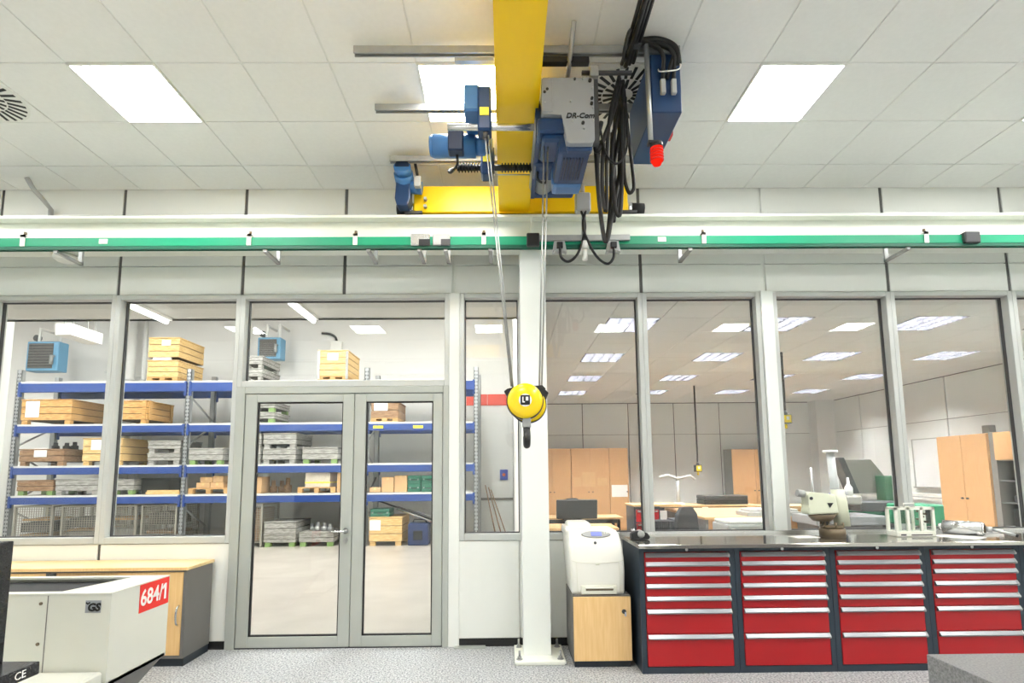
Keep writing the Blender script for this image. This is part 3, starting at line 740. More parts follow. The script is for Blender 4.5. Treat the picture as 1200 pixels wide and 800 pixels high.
c2 = cupboard(1.65, 2.61, 13.1, 13.55, 2.15, 2, 'wooden cupboard in the middle of the row behind the office chair')
c3 = cupboard(2.615, 3.1, 13.1, 13.55, 2.15, 1, 'narrow wooden cupboard with a white notice at the row end')
bx(2.66, 3.06, 13.094, 13.099, .92, 1.22).build('notice', 'paper', c3)
for q in ((1.7, 1.9, 1.18, 1.42), (1.92, 2.25, 1.18, 1.55), (2.3, 2.55, 1.2, 1.4)): bx(q[0], q[1], 13.094, 13.099, q[2], q[3]).build('notice', 'cardboard', c2)  # pinkish reflection-like shapes on the doors, set in as flat coloured sheets
cupboard(5.72, 6.9, 13.05, 13.55, 2.1, 2, 'wooden cupboard with a dark side panel behind the desks', grey_side=True)
cupboard(8.0, 8.5, 8.5, 9.5, 2.15, 2, 'tall wooden cupboard on the side wall next to the whiteboard', face='-x')
# open shelf cupboard
t = thing('open_shelf', 'open grey shelf unit with a wooden top flap and tools inside', 'shelf', (8.25, 7.6, 0))
m = MB().box(8.02, 8.5, 8.38, 8.48, 0, 2.16).box(8.02, 8.5, 6.8, 6.84, 0, 2.16).box(8.44, 8.5, 6.84, 8.38, 0, 2.16); m.build('side_panel', 'shutter_grey', t)
bx(8.0, 8.02, 6.84, 8.38, 1.7, 2.15).build('flap', 'office_wood', t); bx(8.0, 8.02, 6.84, 8.38, .05, .62).build('drawer', 'office_wood', t)
for z in (.62, 1.0, 1.35, 1.68): bx(8.04, 8.44, 6.84, 8.38, z, z+.02).build('shelf', 'cab_grey', t)
for k in range(5):
    tag(bx(8.08, 8.3, 7.0+.26*k, 7.18+.26*k, 1.02, 1.1+.03*(k % 3), bev=.01).build('parts_box', ('orange_plastic', 'crate_brown', 'black_plastic', 'crate_pine', 'dark_grey_plastic')[k]),
        '%s small parts box on the open shelf' % ('orange', 'brown', 'black', 'pine coloured', 'dark grey')[k], 'box', 'parts boxes on the open shelf')
for k in range(3):
    tag(bx(8.08, 8.36, 7.0+.45*k, 7.36+.45*k, .64, .92, bev=.015).build('machine_case', 'black_plastic'), 'black machine case at the bottom of the open shelf', 'case', 'black cases on the open shelf')
# whiteboard
t = thing('whiteboard', 'white board hanging on the office side wall beside the cupboard', 'whiteboard', (8.57, 10.3, 1.2))
bx(8.56, 8.578, 9.55, 10.77, 1.2, 2.16).build('board', 'whiteboard', t)
MB().box(8.55, 8.578, 9.53, 9.55, 1.18, 2.18).box(8.55, 8.578, 10.77, 10.79, 1.18, 2.18).box(8.55, 8.578, 9.55, 10.77, 2.16, 2.18).box(8.5, 8.578, 9.55, 10.77, 1.17, 1.2).build('frame', 'alu_grey', t)
t = thing('wall_duct', 'white cable duct running along the office side wall', 'cable duct', (8.55, 9.5, .95)); bx(8.52, 8.578, 9.6, 13.2, .92, 1.06).build('channel', 'white_plastic', t); bx(8.515, 8.52, 9.6, 13.2, .98, 1.0).build('cover', 'grey_plastic', t)
# desks
def desk(x0, x1, y0, y1, z, label, legs='metal', panel=None):
    t = thing('office_desk', label, 'desk', ((x0+x1)/2, (y0+y1)/2, 0), group='office desks')
    bx(x0, x1, y0, y1, z-.035, z, bev=.004).build('desktop', 'office_desk', t)
    if legs == 'metal':
        for x in (x0+.06, x1-.1):
            for y in (y0+.06, y1-.1): bx(x, x+.05, y, y+.05, .0, z-.035).build('leg', 'black_plastic', t)
        bx(x0+.1, x1-.1, y0+.08, y0+.11, z-.11, z-.035).build('apron', 'black_plastic', t)
    else:
        bx(x0+.03, x0+.07, y0+.05, y1-.05, 0, z-.035).build('side_panel', 'cab_grey', t); bx(x1-.07, x1-.03, y0+.05, y1-.05, 0, z-.035).build('side_panel', 'cab_grey', t)
        bx(x0+.07, x1-.07, y0+.06, y0+.09, .2, z-.035).build('front_panel', 'office_wood', t)
    return t
desk(.5, 2.12, 9.45, 10.1, .74, 'wooden desk with black legs in front of the cupboards')
desk(2.85, 4.6, 7.5, 9.4, .9, 'large beech desk with a wooden front panel behind the windows', 'panel')
desk(2.95, 4.4, 11.5, 12.3, .80, 'low bench table carrying the white magnifier lamp', 'metal')
# drawer pedestals
def pedestal(x0, x1, y0, y1, h, label, top=True):
    t = thing('drawer_pedestal', label, 'drawer unit', ((x0+x1)/2, y0, 0), group='red office drawer units')
    bx(x0, x1, y0+.02, y1, 0, h-.03, bev=.004).build('body', 'cabinet_anthracite', t)
    if top: bx(x0-.02, x1+.35, y0-.02, y1+.02, h-.03, h).build('worktop', 'office_desk', t)
    n = 4; hh = (h-.1)/n
    for k in range(n):
        d = bx(x0+.03, x1-.03, y0, y0+.02, .04+k*hh, .03+(k+1)*hh-.01).build('drawer', 'cabinet_red', t)
        bx(x0+.05, x1-.05, y0-.02, y0, .03+(k+1)*hh-.05, .03+(k+1)*hh-.025).build('handle', 'steel_bright', d)
pedestal(2.16, 2.6, 8.8, 9.4, 1.0, 'dark drawer unit with red fronts and a wooden top in the office')
pedestal(2.55, 2.8, 7.7, 8.3, .86, 'red fronted drawer unit beside the large office desk', top=False)
# chair
def chair(x, y, rz, label):
    t = thing('office_chair', label, 'chair', (x, y, 0), rz, group='office chairs')
    for k in range(5):
        a = 2*math.pi*k/5
        MB().tube([(0, 0, .1), (.3*math.cos(a), .3*math.sin(a), .07)], .02, n=6).cyl((.3*math.cos(a), .3*math.sin(a)-.02, .03), (.3*math.cos(a), .3*math.sin(a)+.02, .03), .03, n=10).build('foot_arm', 'black_plastic', t, local=True)
    MB().cyl((0, 0, .08), (0, 0, .45), .03).build('gas_spring', 'black_plastic', t, local=True)
    MB().box(-.24, .24, -.24, .24, .45, .53, bev=.03, seg=2).build('seat', 'chair_black', t, local=True)
    MB().tube([(0, .2, .47), (0, .3, .5), (0, .3, .7)], .02, n=6).build('back_support', 'black_plastic', t, local=True)
    m = MB()
    prof = [(-.17, .62), (.17, .62), (.21, .8), (.19, 1.0), (.1, 1.1), (-.1, 1.1), (-.19, 1.0), (-.21, .8)]
    m.prism(prof, 'y', .25, .31, bev=.015).build('backrest', 'chair_black', t, local=True)
chair(1.3, 9.02, .5, 'black office chair with rounded backrest in front of the wooden cupboards')
chair(2.22, 7.1, -2.6, 'black office chair beside the red drawer unit')
# monitor back on the near table
t = thing('monitor', 'dark monitor seen from behind beside the office chair', 'monitor', (1.2, 8.2, .75))
desk(.4, 1.7, 7.9, 8.6, .72, 'table carrying the dark monitor behind the printer')
bx(.78, 1.42, 8.16, 8.2, .84, 1.14, bev=.01).rot(.12, 'X', (1.1, 8.2, .8)).build('screen', 'black_plastic', t); MB().box(1.05, 1.15, 8.2, 8.24, .73, .95).box(.95, 1.25, 8.12, 8.32, .72, .735).build('stand', 'black_plastic', t)
# grey device just behind the glass
t = thing('plotter', 'light grey flat scanner box standing behind the office window', 'scanner', (3.0, 6.1, .78))
bx(2.5, 3.15, 5.9, 6.35, .80, .96, bev=.02, seg=2).build('body', 'grey_plastic', t); bx(2.52, 3.13, 5.92, 6.33, .96, 1.0, bev=.01).build('lid', 'white_plastic', t); cy((2.56, 5.86, .87), (2.56, 5.9, .87), .05).build('roller', 'white_plastic', t)
desk(2.3, 3.3, 5.7, 6.5, .8, 'small table under the light grey scanner')
t = thing('paper_stack', 'stack of grey folders lying on the beech desk', 'folders', (3.9, 7.7, .9)); bx(3.5, 4.3, 7.55, 7.95, .9, .96, bev=.004).build('folder', 'grey_plastic', t); bx(3.55, 4.25, 7.58, 7.9, .96, 1.0, bev=.004).build('folder', 'wall_grey', t)
# magnifier lamp on bench
t = thing('magnifier_stand', 'white magnifier stand with a slim arm on the office bench', 'magnifier', (3.9, 11.8, .80))
MB().lathe([(.14, 0), (.14, .03), (.06, .05)], (3.9, 11.8, .8)).build('base', 'white_plastic', t)
cy((3.9, 11.8, .84), (3.9, 11.8, 1.34), .05, .035).build('post', 'white_plastic', t)
MB().tube([(3.5, 11.8, 1.42), (3.7, 11.8, 1.46), (3.9, 11.8, 1.38), (4.2, 11.8, 1.45), (4.3, 11.8, 1.36)], .03, n=8).build('arm', 'white_plastic', t)
t = thing('black_case', 'long black instrument case on the office bench', 'case', (4.7, 12, .8)); bx(4.46, 5.45, 11.7, 12.2, .80, .92, bev=.01).build('base', 'black_plastic', t); bx(4.46, 5.45, 11.7, 12.2, .925, 1.0, bev=.01).build('lid', 'dark_grey_plastic', t)
desk(4.44, 5.6, 11.5, 12.3, .80, 'bench table under the long black case')
# pendant control boxes
def pendant(x, y, zc, label):
    t = thing('pendant_socket', label, 'pendant socket', (x, y, zc), group='pendant sockets')
    cy((x, y, zc+.12), (x, y, OZ), .018, n=8).build('cable', 'black_rubber', t)
    bx(x-.07, x+.07, y-.06, y+.06, zc-.09, zc+.06, bev=.01).build('housing', 'black_plastic', t); bx(x-.05, x+.05, y-.068, y-.06, zc-.07, zc+.04).build('face', 'pendant_yellow', t)
    bx(x-.02, x+.02, y-.072, y-.068, zc-.03, zc+.02).build('socket', 'print_white', t)
    cy((x, y, zc-.16), (x, y, zc-.09), .02, n=8).build('plug', 'pendant_yellow', t); cy((x, y, zc+.06), (x, y, zc+.12), .04, .018, n=10).build('strain_relief', 'black_plastic', t)
pendant(4.03, 10.85, 1.63, 'yellow and black pendant socket hanging over the white magnifier')
pendant(4.25, 7.75, 2.35, 'yellow and black pendant socket hanging beside the white window post')
# milling machine with grey hood
t = thing('milling_machine', 'green milling machine with a large grey chip guard in the office', 'machine', (5.6, 8.0, 0))
bx(5.3, 6.2, 7.9, 8.6, 0, .8, bev=.02).build('base', 'machine_green', t)
MB().prism([(5.21, 1.72), (5.68, 1.72), (5.9, 1.43), (5.9, 1.2), (5.4, 1.2)], 'y', 8.0, 8.06, bev=.008).build('chip_guard', 'machine_grey', t)
MB().prism([(5.1, 1.75), (5.2, 1.75), (5.4, 1.2), (5.3, 1.2)], 'y', 7.9, 8.1, bev=.008).build('guard_edge', 'dark_grey_plastic', t)
bx(5.72, 5.92, 7.8, 8.0, .8, 1.47, bev=.01).build('column', 'machine_green', t)
bx(5.2, 5.75, 7.6, 8.0, .95, 1.1, bev=.02).build('table', 'dark_grey_plastic', t)
bx(5.3, 5.7, 7.7, 8.2, .78, .95, bev=.02).build('saddle', 'machine_green_bright', t)
bx(5.66, 6.0, 7.55, 7.8, .8, 1.05, bev=.02).build('control_box', 'machine_green', t)
# measuring stand with the white post
t = thing('measuring_stand', 'white measuring column with a blue sleeve in the office', 'measuring stand', (4.45, 7.0, 0))
bx(4.05, 5.0, 6.8, 7.4, .84, .96, bev=.01).build('granite_base', 'granite_light', t); bx(4.1, 4.95, 6.85, 7.35, 0, .84).build('pedestal', 'cab_grey', t)
cy((4.46, 7.0, .96), (4.42, 7.0, 1.8), .055, .05, n=20).build('post', 'grey_plastic', t); cy((4.42, 7.0, 1.8), (4.42, 7.0, 1.83), .09, n=20).build('cap', 'white_plastic', t)
cy((4.45, 7.0, 1.2), (4.45, 7.0, 1.25), .07, n=20).build('sleeve', 'blue_plastic', t); bx(4.48, 4.75, 6.9, 7.05, 1.1, 1.22, bev=.02).build('measuring_head', 'machine_grey', t); MB().lathe([(.05, 0), (.05, .1), (.02, .15), (.012, .24)], (4.62, 6.98, 1.22), n=14).build('spray_bottle', 'white_plastic', t)
bx(4.2, 4.35, 6.95, 7.0, 1.06, 1.22, bev=.005).build('green_display', 'machine_green_bright', t)
t = thing('low_bench', 'low orange wooden bench behind the measuring stand', 'bench', (4.9, 9.2, 0)); bx(4.72, 6.6, 9.6, 10.2, .85, .9).build('benchtop', 'office_desk', t); bx(4.75, 6.55, 9.62, 9.66, 0, .85).build('front_panel', 'office_wood', t); bx(4.75, 6.55, 10.14, 10.18, 0, .85).build('rear_panel', 'office_wood', t)
t = thing('height_gauge', 'thin height gauge rod with an orange foot on the granite base', 'height gauge', (4.12, 6.9, .96)); cy((4.1, 6.9, .98), (4.08, 6.9, 1.6), .012, n=8).build('rod', 'steel', t); bx(4.05, 4.18, 6.84, 6.96, .96, 1.0, bev=.005).build('foot', 'orange_plastic', t)
tag(bx(8.45, 8.57, 8.9, 9.05, 2.15, 2.32, bev=.01).build('wall_speaker', 'shutter_grey'), 'small grey speaker box on top of the tall side cupboard', 'speaker')
t = thing('green_vise', 'bright green vise housing on the bench behind the glazed frame', 'vise', (5.4, 6.4, .8))
bx(5.05, 5.5, 6.5, 6.9, .86, 1.12, bev=.015).build('housing', 'machine_green_bright', t); MB().lathe([(.1, 0), (.12, .02), (.12, .1), (.05, .12)], (5.27, 6.5, .98), axis='y', n=20).build('chuck', 'zinc', t); bx(5.03, 5.6, 6.4, 7.0, 0, .86).build('stand', 'cab_grey', t)

for k in range(7):
    tag(bx(2.14+.045*k, 2.18+.045*k, 7.62, 7.9, .62, .84, bev=.004).build('parts_bin', 'chair_black'), 'black plastic bin standing in the row beside the red drawer unit', 'bin', 'black bins in a row')
t = thing('bin_stand', 'low dark stand under the row of black plastic bins', 'stand', (2.3, 7.75, 0)); bx(2.1, 2.5, 7.6, 7.92, .58, .62).build('shelf', 'black_plastic', t); bx(2.12, 2.16, 7.62, 7.9, 0, .58).build('side_panel', 'cab_grey', t); bx(2.44, 2.48, 7.62, 7.9, 0, .58).build('side_panel', 'cab_grey', t)
# ------------------------------------------------------------------ steel column and crane runway
t = thing('steel_column', 'white steel column bolted to the floor beside the printer', 'column', (.25, 4.6, 0))
MB().box(.137, .37, 4.55, 4.565, .03, 3.6).box(.137, .37, 4.735, 4.75, .03, 3.6).box(.137, .15, 4.565, 4.735, .03, 3.6).box(.357, .37, 4.565, 4.735, .03, 3.6).build('shaft', 'column_white', t)
bp = MB().box(.06, .48, 4.40, 4.82, .012, .032, bev=.003).box(.07, .47, 4.41, 4.81, 0, .012).build('base_plate', 'frame_cream', t)
for x in (.1, .44):
    for y in (4.46, 4.76):
        MB().cyl((x, y, .032), (x, y, .055), .017, n=6).cyl((x, y, .055), (x, y, .1), .009, n=8).cyl((x, y, .032), (x, y, .036), .026, n=12).build('anchor_bolt', 'zinc', bp)
def runway(y0, y1, name, label):
    t = thing(name, label, 'beam', (0, (y0+y1)/2, 3.6))
    yc = (y0+y1)/2
    bx(XL+.02, XR-.02, y0, y1, 3.872, 3.895).build('top_flange', 'beam_cream', t)
    bx(XL+.02, XR-.02, y0, y1, 3.60, 3.622).build('bottom_flange', 'beam_cream', t)
    bx(XL+.02, XR-.02, yc-.01, yc+.01, 3.622, 3.872).build('web', 'beam_cream', t)
    for x in (.25,): bx(x-.012, x+.012, y0+.01, y1-.01, 3.622, 3.872).build('stiffener', 'beam_cream', t)
    bx(XL+.02, XR-.02, yc-.025, yc+.025, 3.895, 3.938).build('crane_rail', 'zinc', t)
runway(4.45, 4.65, 'runway_beam', 'cream crane runway beam along the window wall')
runway(-.75, -.55, 'runway_beam', 'cream crane runway beam on the wall opposite the windows')
# conductor rail
t = thing('conductor_rail', 'green conductor rail running along the runway beam', 'conductor rail', (0, 4.2, 3.46))
bx(XL+.1, XR-.1, 4.185, 4.215, 3.488, 3.565, bev=.004).build('housing', 'rail_green', t)
MB().box(XL+.1, XR-.1, 4.18, 4.19, 3.458, 3.486).box(XL+.1, XR-.1, 4.195, 4.205, 3.464, 3.488).box(XL+.1, XR-.1, 4.21, 4.22, 3.458, 3.486).build('contact_lips', 'rail_green_dark', t)
for x in (-6.1, -4.04, -2.152, -1.26, -.175, 1.695, 3.604, 5.5):
    c = MB().box(x-.018, x+.018, 4.176, 4.184, 3.49, 3.59).box(x-.018, x+.018, 4.176, 4.224, 3.566, 3.59).build('clip', 'white_plastic', t)
    cy((x, 4.2, 3.59), (x, 4.2, 3.62), .012, n=8).build('bolt', 'instrument_brown', c)
for x in (-5.8, -3.77, -2.02, -1.15, -.72, -.5, -.12, 1.58, 3.45):
    MB().box(x-.016, x+.016, 4.19, 4.46, 3.435, 3.456).box(x-.016, x+.016, 4.44, 4.46, 3.435, 3.60).build('bracket_arm', 'zinc', t)
for x in (-3.37, 1.338): bx(x-.035, x+.035, 4.180, 4.184, 3.51, 3.55).build('label_plate', 'print_white', t)
for a, b, m_, m2 in ((-.79, -.63, 'steel_bright', 'black_plastic'), (-.605, -.46, 'zinc', 'dark_grey_plastic')):
    c = bx(a, b, 4.165, 4.225, 3.478, 3.578, bev=.006).build('joint_box', m_, t)
    bx(a+.07, b+.004, 4.160, 4.166, 3.475, 3.53).build('joint_cover', m2, c)
bx(3.914, 4.047, 4.15, 4.225, 3.478, 3.578, bev=.008).build('limit_switch', 'dark_grey_plastic', t)
bx(.187, .296, 4.14, 4.225, 3.462, 3.575, bev=.008).build('end_stop', 'black_plastic', t)
bx(.296, 1.06, 4.15, 4.178, 3.51, 3.56, bev=.004).build('tow_bar', 'zinc', t)
# wall conduit
t = tag(MB().tube([(-4.52, 4.66, 4.385), (-4.49, 4.7, 4.30), (-4.44, 4.76, 4.22), (-4.44, 4.85, 4.17), (-4.44, 4.86, 3.9)], .022, n=8).build('sprinkler_pipe', 'grey_plastic'), 'grey bent pipe coming down from the ceiling behind the runway beam', 'pipe')
tag(MB().lathe([(.07, 0), (.1, .02), (.1, .045), (.03, .06)], (-4.05, 4.62, 3.54), n=24).build('smoke_detector', 'white_plastic'), 'round white detector under the runway beam', 'detector')

# ------------------------------------------------------------------ overhead crane
cr = thing('bridge_crane', 'yellow overhead crane girder with end carriage on the runway beam', 'crane', (.09, 3.5, 3.94))
bx(-.05, .23, -.4, 4.62, 3.95, 3.972).build('bottom_flange', 'crane_yellow', cr)
bx(-.02, .20, -.4, 4.62, 3.972, 4.25).build('box_girder', 'crane_yellow', cr)
bx(-.05, .23, -.4, 4.62, 4.25, 4.27).build('top_flange', 'crane_yellow', cr)
ec = MB().box(-.83, 1.14, 4.50, 4.70, 3.945, 4.2, bev=.008).build('end_carriage', 'crane_yellow', cr)
ec2 = MB().box(-.83, 1.14, -.75, -.55, 3.945, 4.2, bev=.008).build('end_carriage', 'crane_yellow', cr)
bx(-.1, .28, 4.49, 4.5, 3.93, 3.945).build('splice_plate', 'crane_yellow', cr)
for x, s in ((-.83, -1), (1.14, 1)):
    MB().cyl((x, 4.6, 4.02), (x+s*.05, 4.6, 4.02), .06).build('buffer_cup', 'steel_bright', ec)
    MB().cyl((x+s*.05, 4.6, 4.02), (x+s*.17, 4.6, 4.02), .058, .052).build('buffer', 'black_rubber', ec)
    bx(x-.08, x+.08, 4.49, 4.52, 3.93, 3.955).build('derail_guard', 'dark_grey_plastic', ec)
# long travel drive
dv = MB().prism([(-.96, 3.95), (-.86, 3.95), (-.84, 4.02), (-.84, 4.16), (-.97, 4.18), (-.98, 4.02)], 'y', 4.38, 4.5, bev=.015).build('drive_gearbox', 'crane_blue', cr)
dv.rotation_euler = (0, 0, 0)
MB().cyl((-.9, 4.36, 4.24), (-.9, 4.5, 4.18), .085, n=20).cyl((-.9, 4.30, 4.27), (-.9, 4.36, 4.245), .075, n=20).build('drive_motor', 'motor_blue', dv)
MB().lathe([(.028, 0), (.062, .0), (.062, .006), (.028, .006)], (-.9, 4.296, 4.272), axis='y', n=18).build('fan_grille', 'motor_blue_dark', dv)
MB().cyl((-.84, 4.42, 4.14), (-.74, 4.42, 4.13), .055, n=18).build('shaft_housing', 'motor_blue', dv)
bx(-.8, -.74, 4.33, 4.38, 4.1, 4.2, bev=.006).build('connector', 'grey_plastic', dv)
MB().tube([(-.77, 4.35, 4.2), (-.78, 4.34, 4.26), (-.79, 4.33, 4.31)], .013, n=8).build('drive_cable', 'black_rubber', dv)
for z in (3.99, 4.06): cy((-.72, 4.46, z), (-.72, 4.5, z), .016, n=6).build('bolt', 'zinc', ec)
# carrier arms across the girder
for y, x0, nm in ((3.11, -.974, 1), (3.645, -.969, 2), (4.286, -1.003, 3)):
    MB().box(x0, 1.16, y-.02, y+.02, 4.31, 4.345).box(x0, 1.16, y-.02, y-.012, 4.295, 4.31).box(x0, 1.16, y+.012, y+.02, 4.295, 4.31).build('carrier_arm', 'zinc', cr)
    bx(.02, .16, y-.03, y+.03, 4.27, 4.31).build('arm_clamp', 'zinc', cr)
bx(-.314, -.06, 3.08, 3.11, 4.23, 4.255).build('short_rail', 'zinc', cr); bx(.24, .56, 3.08, 3.12, 4.22, 4.26).build('short_rail', 'black_plastic', cr)
MB().tube([(.44, 2.9, 4.34), (.42, 3.3, 4.1)], .016, n=6).build('strut', 'zinc', cr)

# ------------------------------------------------------------------ hoist
ho = thing('crane_hoist', 'blue and grey electric rope hoist under the crane girder', 'hoist', (.3, 3.3, 3.55))
cover = MB().prism([(.24, 4.03), (.25, 4.045), (.56, 4.047), (.57, 4.035), (.568, 3.63), (.55, 3.605), (.41, 3.605), (.392, 3.62), (.368, 3.80), (.25, 3.80), (.24, 3.81)], 'y', 3.0, 3.06, bev=.008).build('gear_cover', 'hoist_grey', ho)
MB().prism([(.24, 4.03), (.24, 3.81), (.31, 3.81), (.31, 4.035)], 'y', 2.992, 3.004, bev=.003).build('cover_plate', 'hoist_grey', cover)
for x, z, r in ((.545, 4.02, .011), (.275, 3.96, .009), (.258, 3.94, .009), (.555, 3.90, .009), (.552, 3.865, .010), (.495, 3.735, .010), (.285, 4.03, .006), (.5, 4.035, .006), (.26, 3.87, .005), (.45, 4.03, .007), (.5, 3.70, .005), (.56, 3.84, .005), (.56, 3.75, .005), (.43, 3.75, .005), (.42, 3.88, .005), (.56, 3.97, .005)):
    cy((x, 2.988, z), (x, 3.004, z), r, n=10).build('cover_bolt', 'print_black' if r > .0065 else 'steel', cover)
text('DR-Com', .048, 'lettering', 'print_black', cover, (.478, 2.9985, 3.785), FRONT, ext=.002, shear=.25, bold=.0012)
MB().box(.245, .56, 3.06, 3.3, 3.66, 4.03, bev=.015).box(.395, .56, 3.04, 3.1, 3.585, 3.68, bev=.012).build('gear_housing', 'crane_blue', ho)
bx(.215, .4, 3.03, 3.16, 3.70, 3.8, bev=.012).build('rope_guide', 'crane_blue', ho)
mo = MB().box(.345, .555, 3.06, 3.52, 3.585, 3.8, bev=.03, seg=2).build('hoist_motor', 'crane_blue', ho)
for k in range(7): bx(.385+k*.02, .392+k*.02, 3.12, 3.36, 3.572, 3.59).build('cooling_fin', 'motor_blue_dark', mo)
MB().box(.34, .55, 3.42, 3.56, 3.575, 3.8, bev=.03, seg=2).build('fan_cowl', 'motor_blue', mo)
MB().cyl((.3, 3.16, 3.85), (.3, 3.9, 3.85), .1, n=28).build('rope_drum', 'zinc', ho)
MB().box(.21, .36, 3.42, 3.62, 3.72, 3.95, bev=.015).box(.21, .24, 3.15, 3.9, 3.74, 4.0).build('drum_frame', 'crane_blue', ho)
bx(.22, .55, 3.85, 3.92, 3.75, 4.05, bev=.012).build('rear_plate', 'crane_blue', ho)
# trolley rods and left side frame
cy((-.37, 3.19, 3.845), (.26, 3.19, 3.845), .022, n=16).build('trolley_rod', 'steel_bright', ho)
rod = cy((-.35, 3.64, 3.84), (.26, 3.64, 3.84), .022, n=12).build('trolley_rod', 'black_plastic', ho)
for k in range(26):
    x = -.34+k*.023
    if -.12 < x < -.03: continue
    MB().lathe([(.028, 0), (.034, .003), (.034, .008), (.028, .011)], (x, 3.64, 3.84), axis='x', n=12).build('coil', 'black_rubber', rod)
lf = MB().box(-.17, -.08, 3.13, 3.25, 3.79, 4.1, bev=.012).box(-.17, -.08, 3.58, 3.7, 3.76, 4.05, bev=.012).box(-.15, -.1, 3.25, 3.58, 3.92, 4.06, bev=.01).build('side_frame', 'crane_blue', ho)
bx(-.26, -.16, 3.14, 3.4, 3.93, 4.12, bev=.012).build('brake_box', 'motor_blue', ho)
for y, z in ((3.128, 3.885), (3.578, 3.85)): bx(-.155, -.095, y-.004, y, z, z+.055).build('yellow_tag', 'tag_yellow', lf)
MB().cyl((-.5, 3.45, 3.885), (-.2, 3.45, 3.885), .078, n=24).cyl((-.525, 3.45, 3.885), (-.5, 3.45, 3.885), .066, .078, n=24).cyl((-.2, 3.45, 3.885), (-.13, 3.45, 3.885), .062, n=18).build('travel_motor', 'motor_blue', ho)
bx(-.39, -.28, 3.36, 3.45, 3.80, 3.95, bev=.01).build('terminal_box', 'motor_blue_dark', ho)
MB().tube([(-.33, 3.42, 3.8), (-.33, 3.44, 3.74), (-.38, 3.5, 3.72), (-.4, 3.56, 3.77), (-.34, 3.6, 3.82)], .01, n=6, smooth_path=4).build('motor_cable', 'black_rubber', ho)
for x in (-.1, .27):
    MB().cyl((x-.02, 3.8, 3.93), (x+.02, 3.8, 3.93), .05, n=18).build('trolley_wheel', 'zinc', ho); MB().cyl((x, 3.78, 3.86), (x, 3.78, 3.94), .03, .04, n=14).build('guide_roller', 'white_plastic', ho)
MB().cyl((-.1, 3.78, 3.87), (.27, 3.78, 3.87), .004, n=6).build('tie_wire', 'steel', ho)
bx(-.1, -.07, 3.6, 3.66, 3.8, 3.98, bev=.005).build('stop_plate', 'motor_blue_dark', ho)
MB().tube([(.24, 3.5, 3.74), (.245, 3.5, 3.66), (.3, 3.5, 3.64), (.31, 3.5, 3.72)], .01, n=6, smooth_path=4).build('loop_cable', 'black_rubber', ho)
for pts in ([(-.12, 3.16, 3.74), (-.12, 3.15, 3.78)],): MB().tube(pts, .016, n=8).build('rope_socket', 'dark_grey_plastic', ho)
# wire ropes
for a, b in (((-.12, 3.15, 3.76), (.035, 3.08, 2.09)), ((-.1, 3.15, 3.76), (.045, 3.12, 2.09)), ((.262, 3.12, 3.75), (.205, 3.08, 2.09)), ((.29, 3.12, 3.76), (.222, 3.14, 2.07))):
    MB().tube([a, b], .0052, n=6).build('wire_rope', 'steel', ho)
# bracket for festoon at the hoist
MB().box(.56, .60, 3.02, 3.06, 3.62, 4.1).box(.5, .82, 3.02, 3.04, 4.09, 4.11).build('tow_arm', 'dark_grey_plastic', ho)
MB().box(.55, .6, 2.99, 3.05, 4.05, 4.12).build('tow_clamp', 'zinc', ho)

# hook block
hb = thing('hook_block', 'yellow sheave block with a black hook hanging on wire ropes', 'hook block', (.12, 3.08, 1.78))
for y, dx, dz, nm in ((3.05, 0, 0, 'sheave_cover'), (3.13, .024, -.014, 'sheave_cover')):
    cx, cz = .116+dx, 2.0+dz
    MB().lathe([(.02, -.022), (.085, -.020), (.104, -.006), (.107, .012)], (cx, y, cz), axis='y', n=40).build(nm, 'hook_yellow', hb)
    MB().prism([(cx+.112*math.cos(a), cz+.112*math.sin(a)) for a in [math.radians(d) for d in range(165, 376, 10)]]+[(cx+.125, cz+.075), (cx+.105, cz+.095), (cx+.04, cz+.09), (cx-.04, cz+.09), (cx-.105, cz+.075), (cx-.125, cz+.06)], 'y', y+.012, y+.05).build('guard', 'black_plastic', hb)
bx(.088, .144, 3.018, 3.029, 1.972, 2.03, bev=.003).build('logo_plate', 'print_black', hb)
MB().lathe([(.038, -.0265), (.038, -.02)], (.116, 3.05, 2.0), axis='y', n=24).build('badge', 'print_white', hb)
m = MB().box(.099, .105, 3.012, 3.018, 1.985, 2.018).box(.105, .113, 3.012, 3.018, 1.985, 1.991).box(.119, .134, 3.012, 3.018, 1.996, 2.018)
m.build('logo_mark', 'print_white', hb)
MB().box(.1, .15, 3.06, 3.1, 1.84, 1.93, bev=.004).build('shackle', 'zinc', hb)
hk = [(.125, 3.08, 1.86), (.125, 3.08, 1.83), (.125, 3.045, 1.80), (.125, 3.04, 1.765), (.125, 3.08, 1.735), (.125, 3.12, 1.755), (.125, 3.125, 1.79)]
MB().tube(hk, .021, n=10, smooth_path=5).build('hook', 'black_plastic', hb)

# crane electrics cabinet and beacon
cb = thing('control_cabinet', 'blue crane control cabinet hanging under the carrier arms', 'cabinet', (1.06, 3.38, 3.87))
bx(.96, 1.155, 3.09, 3.66, 3.875, 4.285, bev=.006).build('housing', 'crane_blue', cb)
for x in (1.03, 1.1):
    bx(x-.016, x+.016, 3.06, 3.09, 3.99, 4.09, bev=.004).build('connector', 'grey_plastic', cb)
    MB().tube([(x, 3.07, 4.09), (x, 3.05, 4.16), (x-.01, 3.02, 4.22), (x-.06, 3.04, 4.30), (x-.2, 3.07, 4.36)], .014, n=8, smooth_path=4).build('cabinet_cable', 'black_rubber', cb)
MB().tube([(1.06, 3.08, 4.1), (1.08, 3.04, 4.18), (1.09, 3.03, 4.24), (1.02, 3.05, 4.31), (.85, 3.08, 4.36)], .013, n=8, smooth_path=4).build('cabinet_cable', 'black_rubber', cb)
